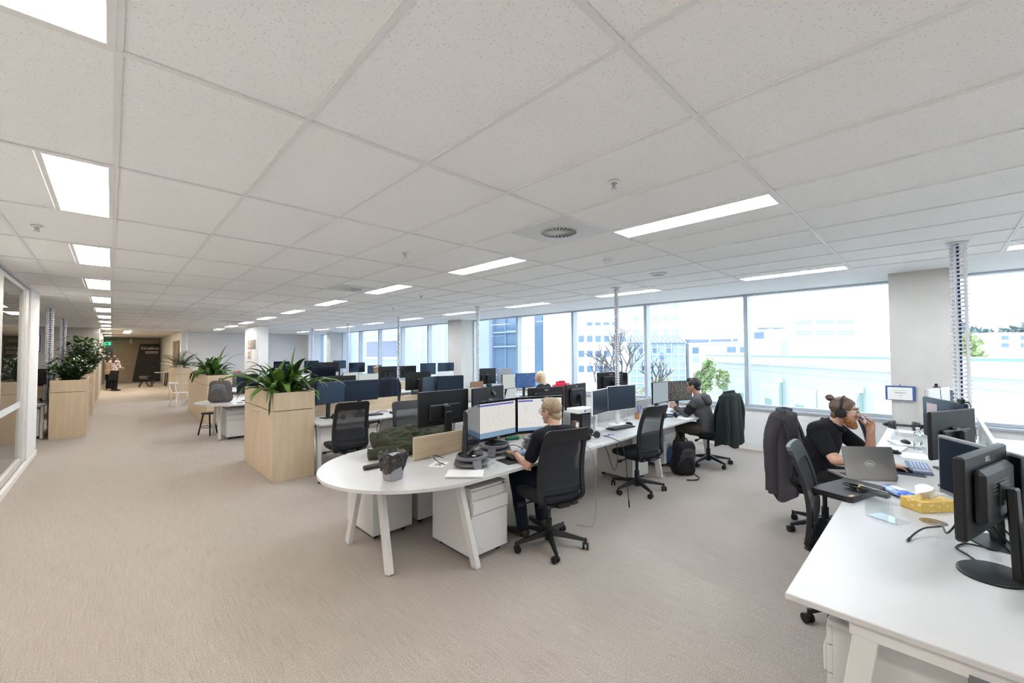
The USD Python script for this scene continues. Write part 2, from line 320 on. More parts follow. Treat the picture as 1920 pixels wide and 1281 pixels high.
# corridor end
struct('trim_1', M().bx(.12, 2.24, 35.50, 35.6, 0, 2.62, .004), K['ply'], 'warm plywood panelling on the corridor end wall')
struct('trim_2', M().bx(-.34, 2.24, 35.44, 35.50, .93, 1.03, .01), K['cream'], 'pale dado rail across the corridor end')
struct('baseboard_far', M().bx(-.34, 2.24, 35.46, 35.5, 0, .12), K['cream'])
d = tag(UsdGeom.Xform.Define(stage, '/World/door_2').GetPrim(), 'dark glazed door at the end of the corridor under the exit sign', None, None, 'structure')
obj('frame', M().bx(-.33, -.27, 35.45, 35.56, 0, 2.6).bx(.05, .12, 35.45, 35.56, 0, 2.6).bx(-.27, .05, 35.45, 35.56, 2.52, 2.6), K['cream'], d)
obj('pane', M().bx(-.27, .05, 35.52, 35.54, .02, 2.52), plain('dark_olive_glass', (.09, .10, .07), .12), d)
d = tag(UsdGeom.Xform.Define(stage, '/World/window_20').GetPrim(), 'dark slatted internal window in the corridor side wall', None, None, 'structure')
obj('frame', M().bx(2.22, 2.25, 24.3, 26.9, 1.05, 2.35, .01), plain('bronze_frame', (.10, .085, .065), .5), d)
for q in range(6): obj('slat', M().bx(2.20, 2.22, 24.45+.4*q, 24.6+.4*q, 1.08, 2.32, .004), plain('bronze_slat', (.25, .21, .16), .5) if q == 0 else '/World/Looks/bronze_slat', d)
t = thing('exit_sign', 'small green exit sign hanging at the far end of the corridor', 'sign', (-.2, 35.0, 2.36)); obj('sign_face', M().box((0, 0, 0), (.34, .03, .18), .008), glow('exit_green', (.05, .8, .35), 1.2), t)
obj('bracket', M().cyl((0, 0, .09), (0, 0, .36), .012), K['metalwhite'], t); obj('pictogram', M().box((0, -.017, 0), (.14, .004, .09), .001), K['whiteplas'], t)
t = thing('corridor_camera', 'small white camera hanging before the plywood wall', 'camera', (.85, 34.6, 2.72)); obj('stem', M().cyl((0, 0, -.12), (0, 0, 0), .03), K['whiteplas'], t); obj('housing', M().cyl((0, 0, -.34), (0, 0, -.1), .07, 14), K['whiteplas'], t)
# ceiling lights
order = {'corridor': 0, 'middle': 0, 'window': 0}
where = {'corridor': 'over the carpeted aisle', 'middle': 'in the middle row over the desks', 'window': 'in the row nearest the windows'}
nth = 'first second third fourth fifth sixth seventh eighth ninth tenth eleventh twelfth thirteenth fourteenth'.split()
def panel(x0, x1, y0, y1, m):
    def build(loc, rz, lab, group):
        t = thing('ceiling_light', lab, 'ceiling light', loc, rz, group); a, b = (x1-x0)/2, (y1-y0)/2
        g = M()
        for s in (-1, 1): g.bx(s*(a-.004), s*(a-.03), -b+.004, b-.004, -.006, .02, .002).bx(-a+.03, a-.03, s*(b-.004), s*(b-.03), -.006, .02, .002)
        obj('frame', g, K['tee'], t); obj('diffuser', M().bx(-a+.03, a-.03, -b+.03, b-.03, 0, .012), m, t)
        return t
    return build
mk = {True: Maker(panel(0, .3, 0, 1.2, K['panelwarm'])), False: Maker(panel(0, .3, 0, 1.2, K['panel'])), 2: Maker(panel(0, .3, 0, 1.2, K['panelend']))}
for x0, x1, y0, y1, row, j in lights:
    o = order[row]; order[row] += 1
    mk[row == 'corridor'](((x0+x1)/2, (y0+y1)/2, ZC), 0, f'{nth[o]} light panel from the camera end {where[row]}', {'corridor': 'light panels over the aisle', 'middle': 'light panels over the desks', 'window': 'light panels along the windows'}[row])
for q, y in enumerate((27.4, 31.2)): mk[2]((-.15, y, ZC-.006), 0, f'{("nearer","farther")[q]} light panel beyond the end of the aisle row, near the exit sign', 'light panels in the end corridor')
for q, y in enumerate((24.4, 26.3)): mk[2]((.5, y, ZC-.006), 0, f'{("nearer","farther")[q]} light panel of the offset pair before the plywood wall', 'light panels in the end corridor')
# swirl diffusers
def swirl(loc, rz, lab, group):
    t = thing('air_diffuser', lab, 'air vent', loc, rz, group)
    ring = Point(0, 0).buffer(.157, quad_segs=12)
    obj('plate', M().ext(sbox(-.292, -.292, .292, .292).difference(ring), .012), K['metalwhite'], t)
    obj('cavity', M().lathe([(.156, .0), (.156, .05), (.02, .05)], 32), K['black'], t)
    obj('ring', M().ext(Point(0, 0).buffer(.165, quad_segs=12).difference(Point(0, 0).buffer(.150, quad_segs=12)), .006, frame((0, 0, -.004))), K['metalwhite'], t)
    obj('hub', M().cyl((0, 0, -.003), (0, 0, .02), .018, 16), K['metalwhite'], t)
    for q in range(24):
        m = rot('z', q*15)@rot('x', 22); obj('vane', M().bx(.018, .152, -.009, .006, .0, .0035, 0, m), K['metalwhite'], t)
    return t
mk_d = Maker(swirl)
for (x, y), lab in zip(diffusers, ('square swirl air vent in the ceiling above the three-screen desk', 'middle swirl air vent, beyond the nearest one', 'farthest swirl air vent near the poster column')):
    mk_d((x+.3, y+.3, ZC-.006), 0, lab, 'ceiling swirl vents')
def sprinkler(loc, rz, lab, group):
    t = thing('sprinkler', lab, 'sprinkler', loc, rz, group)
    obj('cover_plate', M().lathe([(.035, 0), (.038, -.005), (.022, -.012), (.018, -.004)], 20), K['whiteplas'], t)
    obj('head', M().cyl((0, 0, -.03), (0, 0, -.004), .008, 10).cyl((0, 0, -.042), (0, 0, -.039), .017, 12).beam((.01, 0, -.01), (.012, 0, -.04), .004, .004).beam((-.01, 0, -.01), (-.012, 0, -.04), .004, .004), K['silver'], t)
    return t
mk_s = Maker(sprinkler)
for x, y, lab in ((2.14, 1.32, 'nearest sprinkler head, in a large tile near the picture top'), (2.13, 3.74, 'sprinkler head left of the big swirl air vent'), (-.29-.15, 4.95, 'sprinkler head beside the second aisle light panel'), (3.9, 6.3, 'sprinkler head among the tiles over the second desk row'), (4.5, 8.45, 'sprinkler head over the third desk row')):
    mk_s((x, y, ZC), 0, lab, 'ceiling sprinklers')
t = thing('smoke_detector', 'round white smoke detector on the ceiling beyond the swirl vent', 'smoke detector', (3.92, 2.51, ZC)); obj('base', M().lathe([(.05, 0), (.05, -.012), (.045, -.015)], 24), K['whiteplas'], t); obj('dome', M().lathe([(.038, -.014), (.036, -.03), (.02, -.04)], 24), K['whiteplas'], t)
t = thing('ceiling_speaker', 'grey round ceiling speaker near the window-side lights', 'speaker', (5.1, 2.5, ZC)); obj('rim', M().lathe([(.105, 0), (.105, -.012), (.09, -.014)], 28), K['whiteplas'], t); obj('grille', M().lathe([(.09, -.012), (.06, -.02), (.01, -.023)], 28), plain('speaker_grille', (.42, .43, .43), .6), t)
# wall switch on the second pillar, posters column, far wall screen
t = thing('wall_switch', 'small white switch plate on the second pillar', 'switch', (7.553, 10.3, 1.32)); obj('plate', M().box((0, 0, 0), (.012, .09, .13), .003), K['whiteplas'], t); obj('rocker', M().box((-.008, 0, 0), (.006, .03, .05), .002), K['grey'], t)
t = thing('wall_display', 'violet lit display on the far left wall, only its edge showing', 'screen', (-2.55, 22.46, 2.12)); obj('body', M().box((0, 0, 0), (1.42, .06, .62), .01), K['black'], t); obj('screen', M().box((0, -.033, 0), (1.38, .006, .58)), glow('violet_screen', (.45, .38, .95), 1.2), t)
# ------------------------------------------------------------------ outside
GZ = -4.2
struct('ground', M().bx(8.5, 320, -160, 160, GZ-.3, GZ), varied('street_concrete', (.62, .61, .59), (.70, .69, .67), (.4, .4, .4), .9), 'pale street level below the windows')
K['bwhite'] = varied('white_render', (.76, .76, .75), (.82, .82, .81), (.5, .5, .5), .85)
K['bcream'] = varied('cream_render', (.60, .615, .59), (.66, .675, .65), (.4, .4, .4), .85)
K['bblue'] = varied('pale_blue_cladding', (.50, .60, .78), (.56, .66, .82), (.3, .3, .3), .5)
K['blav'] = plain('lavender_cladding', (.42, .47, .68), .5)
K['bglass'] = plain('blue_grey_glazing', (.16, .24, .36), .12)
K['bglass2'] = plain('pale_glazing', (.38, .48, .60), .15)
K['broof'] = plain('slate_blue_roof', (.24, .28, .38), .6)
K['bgreen'] = plain('grey_green_steel', (.30, .42, .38), .5)
def face(a, b):                                                     # matrix: x along the facade, y into the building, z up
    a, b = np.array([*a, 0.0]), np.array([*b, 0.0]); x = (b-a)/np.linalg.norm(b-a); y = np.array([-x[1], x[0], 0])
    if y@(a+b) < 0: y = -y; 
    m = np.eye(4); m[:3, 0], m[:3, 1], m[:3, 2], m[:3, 3] = x, y, [0, 0, 1], a
    return m, np.linalg.norm(b-a)
def building(name, label, a, b, z1, depth, m, z0=GZ):
    t = thing(name, label, 'building'); f, L = face(a, b)
    obj('wall', M().bx(0, L, 0, depth, z0, z1, 0, f), m, t)
    obj('roof_edge', M().bx(-.1, L+.1, -.12, depth, z1, z1+.18, 0, f), m, t)
    return t, f, L
def win(t, f, u, z, w, h, m='bglass', fr=True):
    p = obj('window', M().bx(u-w/2-.08, u+w/2+.08, -.06, .0, z-h/2-.08, z+h/2+.08, 0, f), K['bwhite'], t) if fr else t
    obj('pane', M().bx(u-w/2, u+w/2, -.075, -.05, z-h/2, z+h/2, 0, f), K[m], p)
# wing beside our own building
t = thing('office_wing', 'pale blue clad office wing close outside the left windows', 'building')
obj('wall', M().ext(Polygon([(12.02, 10.6), (14, 10.6), (22, 17.4), (22, 60), (12.02, 60)]), 13-GZ, frame((0, 0, GZ))), K['bblue'], t)
obj('end_wall', M().bx(12.0, 14.0, 10.5, 10.6, GZ, 13), K['bwhite'], t, label='sunlit white end wall')
obj('glazing', M().bx(11.96, 12.02, 10.62, 11.0, GZ, 13), K['bglass'], t)
obj('panel', M().bx(11.94, 12.02, 11.0, 11.75, GZ, 13), K['bwhite'], t)
for q in range(7): obj('spandrel', M().bx(11.92, 12.0, 11.02, 11.73, -1.2+1.55*q, -1.17+1.55*q), K['bblue'], t)
obj('glazing', M().bx(11.96, 12.02, 11.95, 13.4, GZ, 13), K['bglass'], t)
for y in (12.62, 13.38): obj('glazing_bar', M().bx(11.90, 11.97, y, y+.05, GZ, 13), K['broof'], t)
for z in (-.55, -.2, .12, .42, .74, 1.95, 2.55, 3.6): obj('louvre', M().bx(11.86, 11.97, 11.97, 13.38, z, z+.06), K['bglass2'], t)
obj('column', M().bx(11.7, 12.02, 13.45, 14.6, GZ, 13), K['blav'], t)
obj('column', M().bx(11.75, 12.02, 28.6, 29.6, GZ, 13), K['blav'], t)
p = obj('window', M().bx(11.93, 12.02, 21.6, 26.0, 1.35, 2.62), K['bwhite'], t)
for q in range(2): obj('pane', M().bx(11.915, 11.94, 21.75+2.1*q, 23.75+2.1*q, 1.5, 2.45), plain('violet_grey_glazing', (.22, .24, .36), .2) if q == 0 else '/World/Looks/violet_grey_glazing', p)
for z in (.9, 3.6, 6.6): obj('cladding_joint', M().bx(12.0, 12.022, 14.6, 28.6, z, z+.05), K['blav'], t)
for y in (17.2, 19.4, 31, 33.5, 36): obj('cladding_fin', M().bx(11.94, 12.02, y, y+.12, GZ, 13), K['bwhite'], t)
# white block with rows of windows
t, f, L = building('white_apartment_block', 'bright white block with rows of small blue windows', (71.5, 55.2), (80.8, 46.5), 15.5, 14, K['bwhite'])
for c in range(6):
    for r_ in range(6):
        if (c*7+r_*3) % 5 == 4 and r_ > 1: continue
        win(t, f, 2.3+1.85*c, -5.0+3.25*r_+3.2, 1.2, 1.35 if r_ != 3 else .7, 'bglass' if r_ < 4 else 'bglass2')
for r_ in range(5): obj('string_course', M().bx(0, L, -.1, 0, -3.4+3.25*r_+3.2, -3.28+3.25*r_+3.2, 0, f), K['bcream'], t)
t, f, L = building('pale_tower', 'hazy pale tower with blue window bands behind the atrium', (99.5, 57.5), (109.6, 46.4), 17, 15, K['bwhite'])
for c in range(5):
    for r_ in range(4): win(t, f, 2.2+2.6*c, 3.5+3.6*r_, 1.5, 1.6, 'bglass2')
# glass atrium and the low office beside it
t = thing('glass_atrium', 'glass atrium with a sloping striped roof', 'building'); f, L = face((49.6, 28.5), (54.9, 23.3))
obj('glazing', M().bx(0, L, 0, 6, GZ, 3.0, 0, f), K['bglass2'], t)
obj('roof', M().beam(f[:3, :3]@[L/2, -.3, 0]+f[:3, 3]+[0, 0, 2.95], f[:3, :3]@[L/2, 2.4, 0]+f[:3, 3]+[0, 0, 4.1], L, .12, f[:3, 0]), K['broof'], t)
for q in range(14): obj('roof_rib', M().beam(f[:3, :3]@[L*q/13, -.35, 0]+f[:3, 3]+[0, 0, 3.03], f[:3, :3]@[L*q/13, 2.4, 0]+f[:3, 3]+[0, 0, 4.2], .16, .12, f[:3, 0]), K['bwhite'], t)
for q in range(9): obj('mullion', M().bx(L*q/8-.06, L*q/8+.06, -.1, .02, GZ, 3.0, 0, f), K['bwhite'], t)
for q in range(7): obj('transom', M().bx(0, L, -.1, .02, -3.4+.95*q, -3.3+.95*q, 0, f), K['bwhite'], t)
for q in range(5): win(t, f, L*(q+.5)/8+1.2, 1.2 if q % 2 else 2.1, .72, .8, 'bglass', False)
t, f, L = building('low_office', 'long low white office with two rows of square windows and slate roof', (55.3, 22.9), (62.0, 16.4), 2.8, 8, K['bwhite'])
obj('roof', M().bx(0, L, -.15, 8, 2.98, 3.45, 0, f), K['broof'], t)
for q in range(3): obj('roof_post', M().bx(2.9*q+2.6, 2.9*q+2.8, -.25, 0, 2.9, 3.5, 0, f), K['bwhite'], t)
for c in range(6):
    for r_ in range(2): win(t, f, .9+1.38*c, 1.95-1.2*r_, 1.0, .85, 'bglass2' if (c+r_) % 2 else 'bglass')
t, f, L = building('round_fronted_house', 'small cream building with dark openings right of the low office', (42.5, 14.5), (44.6, 12.4), 2.55, 5, K['bcream'])
for c in range(2): win(t, f, .95+1.25*c, 1.95, .85, .55)
# the cream neighbour with roller doors
t = thing('warehouse', 'cream warehouse with stepped parapet and recessed doors opposite', 'building'); f, L = face((34.2, 12.75), (11.0, -7.0))
obj('wall', M().bx(0, L, 0, 9, GZ, .95, 0, f), K['bcream'], t)
for z0, z1, p_ in ((.95, 1.06, .14), (1.06, 1.2, .22), (1.2, 1.42, .08)): obj('parapet_band', M().bx(-.1, L, -p_, 9, z0, z1, 0, f), K['bwhite'], t)
obj('coping', M().bx(-.1, L, -.12, .3, 1.42, 1.50, 0, f), K['bgreen'], t)
obj('ledge', M().bx(0, L, -.05, 0, .62, .66, 0, f), K['bwhite'], t)
for q, u in enumerate((5.2, 8.6, 11.6, 14.3, 17.2)):
    g = obj('doorway', M().bx(u, u+2.0, -.10, -.02, GZ, -.1, 0, f), K['bwhite'], t)
    obj('door_leaf', M().bx(u+.18, u+2.0, -.115, -.09, GZ, -.24, 0, f), plain('pale_door', (.66, .68, .65), .7) if q == 0 else '/World/Looks/pale_door', g)
    obj('vent', M().bx(u+.5, u+1.2, -.13, -.11, -1.3, -.95, 0, f), K['bgreen'], g)
for u in (3.4, 10.9, 16.6):
    g = obj('downpipe', M().cyl(f[:3, :3]@[u, -.15, 0]+f[:3, 3]+[0, 0, GZ], f[:3, :3]@[u, -.15, 0]+f[:3, 3]+[0, 0, .12], .06, 8), K['bgreen'], t)
    obj('lamp', M().bx(u-.16, u+.1, -.4, -.1, .05, .3, .03, f), K['bwhite'], g)
t, f, L = building('plant_room', 'faint rooftop plant room with louvre panels above the parapet', (54.0, 11.2), (58.3, 6.0), 5.7, 5, K['bwhite'], -1)
for q in range(3):
    g = obj('louvre_bank', M().bx(.5+2.15*q, 2.3+2.15*q, -.1, 0, 2.2, 5.3, 0, f), K['bcream'], t)
    for z in (3.6, 3.9, 4.8, 5.05): obj('louvre', M().bx(.55+2.15*q, 2.25+2.15*q, -.16, -.1, z, z+.1, 0, f), K['bgreen'], g)
t, f, L = building('rooftop_hut', 'small white rooftop hut with a blue louvre', (51.0, 14.2), (53.2, 11.9), 4.3, 3, K['bwhite'], -1)
obj('louvre', M().bx(.3, 1.3, -.08, 0, 3.2, 3.9, 0, f), K['bglass'], t)
for q in range(2): obj('canopy', M().bx(.6+1.6*q, 1.8+1.6*q, -.6, 0, 5.2-.9+.0, 5.27-.9, 0, f), K['bglass'], t)
t, f, L = building('distant_flats', 'distant white flats under trees in the rightmost window', (137, -8.4), (147, -18), 5.6, 10, K['bwhite'])
for c in range(3):
    for r_ in range(2): win(t, f, 3.2+4.2*c, 3.0+1.6*r_, 1.6, .9)
def roofhouse():
    t = thing('gabled_house', 'low white gabled roof below the windows', 'house'); o = np.array([25.6, 17.2, 0])
    v = np.array([[-1.6, -1.6, -1.6], [1.6, -1.6, -1.6], [0, -1.6, -.55], [-1.6, 1.6, -1.6], [1.6, 1.6, -1.6], [0, 1.6, -.55]])@rot('z', -45)[:3, :3].T+o
    obj('wall', M().box((25.6, 17.2, (GZ-1.6)/2), (2.6, 2.6, -1.6-GZ), 0), K['bwhite'], t)
    obj('roof', M().add(v, [[0, 1, 2], [3, 5, 4], [0, 2, 5], [0, 5, 3], [1, 4, 5], [1, 5, 2], [0, 3, 4], [0, 4, 1]]), K['bwhite'], t)
roofhouse()
# trees
K['bark'] = varied('grey_bark', (.10, .085, .085), (.20, .17, .17), (9, 9, 3), .9)
K['leafpale'] = varied('pale_foliage', (.24, .33, .12), (.42, .48, .24), (3, 3, 3), .8)
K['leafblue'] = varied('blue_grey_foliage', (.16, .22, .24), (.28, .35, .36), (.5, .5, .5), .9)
def bare_tree(name, label, base, h, seed, spread=1.0):
    r = random.Random(seed); t = thing(name, label, 'tree', base); tw = M()
    def grow(p, d, L, rad, depth):
        q = [p]; 
        for s in range(3):
            d = d+np.array([r.uniform(-.22, .22), r.uniform(-.22, .22), r.uniform(-.05, .16)]); d /= np.linalg.norm(d); p = p+d*L/3; q.append(p)
        if depth == 0: obj('trunk', M().tube(q, np.linspace(rad, rad*.75, 4), 7), K['bark'], t)
        else: tw.tube(q, np.linspace(rad, rad*.6, 4), 4)
        if depth < 5:
            for s in range(2 if depth in (0, 4) else 3):
                a = r.uniform(0, 2*PI); k = r.uniform(.35, .75)*spread
                e = d+k*np.array([math.cos(a), math.sin(a), r.uniform(0, .35)]); grow(p, e/np.linalg.norm(e), L*r.uniform(.62, .82), rad*.66, depth+1)
    grow(np.zeros(3), np.array([0, 0, 1.0]), h*.3, .17, 0)
    tag(obj('branches', tw, K['bark'], t), None, None, None, 'stuff')
bare_tree('bare_tree', 'leafless tree before the white block, left of the cable spine', (22.6, 13.6, GZ), 8.2, 5)
bare_tree('bare_tree', 'leafless tree in front of the glass atrium', (29.5, 15.0, GZ), 6.4, 8)
bare_tree('bare_tree', 'smaller leafless tree between the white block and the atrium', (29.5, 19.6, GZ), 6.2, 12)
def leafy(name, label, c, r, n, m, seed, size=.16, trunk=True):
    g = np.random.default_rng(seed); t = thing(name, label, 'tree' if trunk else 'bush', (c[0], c[1], GZ)); f = M()
    for b in range(7):
        o = g.normal(0, .42, 3)*r; o[2] = abs(o[2])*.8
        for q in range(n//7):
            d = g.normal(0, 1, 3); d /= np.linalg.norm(d); p = o+d*np.array(r)*.5*g.uniform(.6, 1)+[0, 0, c[2]-GZ]
            f.add(np.array([[-1, 0, 0], [0, -.5, .1], [1, 0, 0], [0, .5, .1]])*size*g.uniform(.6, 1.4), [[0, 1, 2], [0, 2, 3]], frame(p, g.normal(0, 1, 3), g.normal(0, 1, 3)))
    if trunk: obj('trunk', M().tube([[0, 0, 0], [.05, 0, (c[2]-GZ)*.6], [0, 0, c[2]-GZ+r[2]*.3]], .1, 6), K['bark'], t)
    tag(obj('foliage', f, m, t), None, None, None, 'stuff')
leafy('leafy_tree', 'sunlit green tree beside the cream warehouse corner', (28.0, 10.75, -.3), (.9, .9, 1.45), 900, K['leafpale'], 3)
leafy('shrub', 'dry yellow shrub bank below the atrium', (33.5, 16.6, -1.8), (2.6, 1.6, 1.2), 700, varied('dry_grass', (.46, .40, .22), (.62, .56, .36), (3, 3, 3), .9), 4, .16, False)
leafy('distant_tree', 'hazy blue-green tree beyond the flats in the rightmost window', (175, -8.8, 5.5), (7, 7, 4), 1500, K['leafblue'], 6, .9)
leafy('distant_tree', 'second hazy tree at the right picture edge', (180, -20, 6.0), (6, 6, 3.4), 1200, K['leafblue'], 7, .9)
leafy('distant_bush', 'pale green bank left of the distant flats', (120, -4.4, -2.0), (5.5, 5.5, 7.0), 1400, K['leafpale'], 9, .6, False)
# ------------------------------------------------------------------ furniture kit
ZD = .72                                                            # desk top
BC = [-.36, 3.31, 6.74, 10.25, 13.7, 17.2]                          # centre lines of the desk rows
XD = [2.05, 3.75, 5.45, 7.15]
K['mesh'] = mat('chair_mesh', {'t': ('transparent_bsdf', {'color': (.92, .92, .93)}), 'p': ('principled_bsdf', {'base_color': (.030, .032, .038), 'roughness': .75}), 'm': ('mix_closure', {'fac': .60})},
                [('t.BSDF', 'm.closure1'), ('p.BSDF', 'm.closure2')], 'm.closure')
def chair_parts(t, mesh_mat, detail=True):
    # origin on the floor under the gas column; faces +Y
    base = M().cyl((0, 0, .055), (0, 0, .15), .036, 14).cyl((0, 0, .15), (0, 0, .24), .029, 14)
    for q in range(5):
        a = math.radians(32+72*q); c, s = math.cos(a), math.sin(a); e = np.array([-s, c, 0]); rings = []
        for r_, z, w, h in ((.02, .135, .030, .036), (.12, .120, .025, .030), (.24, .098, .019, .022), (.315, .083, .014, .016), (.325, .070, .013, .014)):
            o = np.array([c*r_, s*r_, z]); rings.append(np.array([o+e*w+[0, 0, -h], o+e*w*.55+[0, 0, h*.3], o-e*w*.55+[0, 0, h*.3], o-e*w+[0, 0, -h]]))
        base.loft(rings)
    obj('base', base, K['chairblack'], t)
    for q in range(5):
        a = math.radians(32+72*q); o = np.array([math.cos(a), math.sin(a), 0])*.32; b = a+1.1+q*.9; e = np.array([-math.sin(b), math.cos(b), 0]); d_ = np.array([math.cos(b), math.sin(b), 0])*.012
        g = M().cyl(o+[0, 0, .045], o+[0, 0, .09], .011, 8)
        for s in (-1, 1): g.cyl(o+d_+e*s*.008+[0, 0, .029], o+d_+e*s*.026+[0, 0, .029], .029, 16)
        g.box(o+d_*.4+[0, 0, .05], (.03, .03, .018), .006)
        obj('caster', g, K['black'], t, 30)
    obj('gas_column', M().cyl((0, 0, .22), (0, 0, .40), .019, 14), K['blackgloss'], t, 30)
    obj('mechanism', M().box((0, -.02, .405), (.20, .26, .055), .02).beam((0, -.12, .40), (0, -.245, .425), .11, .03), K['chairblack'], t)
    obj('lever', M().cyl((-.09, .05, .40), (-.23, .05, .385), .008, 8).cyl((-.23, .05, .385), (-.28, .05, .382), .018, 10), K['chairblack'], t)
    rings = []
    for z, k in ((.425, .80), (.435, .93), (.46, 1.0), (.485, 1.0), (.503, .95), (.508, .82)):
        g = np.linspace(0, 2*PI, 40, endpoint=False); c, s = np.cos(g), np.sin(g); n_ = 3.6
        x = np.sign(c)*abs(c)**(2/n_)*.245*k; y = np.sign(s)*abs(s)**(2/n_)*.24*k+.02
        rings.append(np.c_[x, y, z-.028*np.clip((y-.12)/.14, 0, 1)**2+.012*(x/.24)**2])
    obj('seat', M().loft(rings), K['seatfab'], t, 40)
    def bend(v):                                                    # local (x, z height, thickness) to the curved back
        x, z, th = v[:, 0].copy(), v[:, 1].copy(), v[:, 2].copy(); u = (z-.40)/.68
        y = -.235+.055*np.sin(np.clip(u, 0, 1)*PI*.95)-.085*u**1.6+.35*x**2-th
        k = 1.0-.06*np.clip((z-.75)/.35, 0, 1)
        y += np.where(z < .50, .10*((.50-np.minimum(z, .5))/.10)**2, 0)
        return np.c_[x*k, y, z]
    def plate(poly, th, size=.035, off=0.0):
        v, f = M().ext(poly, th).mesh(); v[:, 2] += off; v, f = trimesh.remesh.subdivide_to_size(v, f, size, max_iter=10); return bend(v), f
    outer = Polygon([(-.20, .40), (.20, .40), (.238, .50), (.228, 1.07), (-.228, 1.07), (-.238, .50)]).buffer(-.045).buffer(.045, quad_segs=5)
    inner = Polygon([(-.155, .435), (.155, .435), (.195, .50), (.186, .965), (-.186, .965), (-.195, .50)]).buffer(-.03).buffer(.03, quad_segs=4)
    obj('back_frame', plate(outer.difference(inner), .024), K['chairblack'], t, 35)
    obj('back_mesh', plate(sbox(-.20, .565, .20, .975), .003, .05, .008), mesh_mat, t, 40)
    obj('lumbar_band', plate(sbox(-.20, .52, .20, .585), .014, .05, -.004), K['chairblack'], t, 35)
    obj('lumbar_pad', plate(rrect(.37, .15, .04, 4, 0, .635), .012, .05, -.016), plain('lumbar_rubber', (.016, .017, .02), .6) if 'lum' not in K else K['lum'], t, 35)
    K['lum'] = UsdShade.Material.Get(stage, '/World/Looks/lumbar_rubber')
    for s in (-1, 1): obj('back_strut', M().tube([(s*.07, -.12, .405), (s*.12, -.20, .41), (s*.15, -.225, .43)], .014, 8), K['chairblack'], t)
    return t
def chair_build(loc, rz, lab, group): return chair_parts(thing('office_chair', lab, 'chair', loc, rz, 'black mesh office chairs'), K['mesh'])
office_chair = Maker(chair_build)

def pedestal_build(loc, rz, lab, group):                            # faces -Y; origin on the floor at the centre
    t = thing('drawer_pedestal', lab, 'drawer unit', loc, rz, 'white mobile pedestals'); w, d_, z0, z1 = .40, .56, .05, .60
    obj('body', M().bx(-w/2, w/2, -d_/2+.02, d_/2, z0, z1-.02, .004).bx(-w/2, w/2, -d_/2+.004, d_/2, z1-.022, z1, .004), K['metalwhite'], t)
    for a, b in ((.50, .575), (.385, .495), (z0+.003, .38)):
        g = obj('drawer', M().bx(-w/2+.004, w/2-.002, -d_/2, -d_/2+.022, a, b, .003), K['metalwhite'], t)
    obj('pull', M().bx(-w/2+.01, w/2-.002, -d_/2-.012, -d_/2+.002, .388, .49, .004), K['metalwhite'], t)
    obj('lock', M().cyl((w/2-.05, -d_/2+.004, z1-.011), (w/2-.05, -d_/2-.001, z1-.011), .009, 10), K['darkgrey'], t)
    for x in (-1, 1):
        for y in (-1, 1): obj('caster', M().cyl((x*(w/2-.06)-.012, y*(d_/2-.07), .026), (x*(w/2-.06)+.012, y*(d_/2-.07), .026), .026, 12).box((x*(w/2-.06), y*(d_/2-.07), .045), (.03, .04, .012)), K['black'], t)
    return t
pedestal = Maker(pedestal_build)

def trestle(t, x, y0, y1, z1=.695, top=None, inx=0.0):              # a slanted pair of legs in the YZ plane and the rail on top
    c = (y0+y1)/2; top = top or (y0+.10, y1-.10)
    for y, yt in ((y0, top[0]), (y1, top[1])): obj('leg', M().beam((x, y, .002), (x+inx, yt, z1-.03), .045, .075, (1, 0, 0), .004), K['metalwhite'], t)
    obj('leg_rail', M().bx(x+inx-.025, x+inx+.025, top[0]-.05, top[1]+.05, z1-.055, z1, .004), K['metalwhite'], t)
def bench(b, label0, modules=(0, 1, 2), round_end=False, x_first=None):
    c = BC[b]; out = []
    for m in modules:
        x0, x1 = XD[m], XD[m+1]; first = m == modules[0]
        if first and x_first: x0 = x_first
        t = thing('bench_desk', f'white desk with slanted legs, {("aisle-end", "middle", "window-end")[m]} one of the {label0}', 'desk', (0, 0, 0))
        if m == 0 and round_end:
            arc = [(x0-.87*math.cos(a), c+.81*math.sin(a)) for a in np.linspace(-PI/2, PI/2, 36)]
            g = M().ext(Polygon([(x1-.003, c-.81)]+arc[::1]+[(x1-.003, c+.81)]).buffer(-.004, join_style=1).buffer(.004, quad_segs=2), .025, frame((0, 0, ZD-.025)))
            obj('worktop', g, K['desk'], t)
            trestle(t, x0-.49, c-.345, c+.41, top=(c-.155, c+.20), inx=.015); trestle(t, x0+.05, c-.735, c+.735, top=(c-.64, c+.64), inx=-.10)
        else:
            for s in (-1, 1): obj('worktop', M().bx(x0+.003, x1-.003, c+s*.01, c+s*.81, ZD-.025, ZD, .003), K['desk'], t)
            if first: trestle(t, x0+.05, c-.66, c+.66, top=(c-.56, c+.56))
        obj('beam', M().bx(x0+.08, x1-.06, c-.05, c+.05, ZD-.085, ZD-.026), K['metalwhite'], t)
        obj('cable_tray', M().bx(x0+.25, x1-.25, c-.10, c+.10, ZD-.16, ZD-.088, .004), K['metalwhite'], t)
        if m == modules[-1] or m == 1 or not first: trestle(t, x1-.07, c-.66, c+.66, top=(c-.56, c+.56))
        out.append(t)
    return out
def screen_divider(b, x0, x1, label, mat_=None, h=.21):
    t = thing('desk_divider', label, 'desk screen', ((x0+x1)/2, BC[b]+.02, ZD)); obj('board', M().box((0, 0, h/2+.004), (x1-x0, .018, h), .003), mat_ or K['plyh'], t)
    for s in (-1, 1): obj('clamp', M().box((s*((x1-x0)/2-.2), 0, .008), (.05, .045, .014), .003), K['metalwhite'], t)
    return t
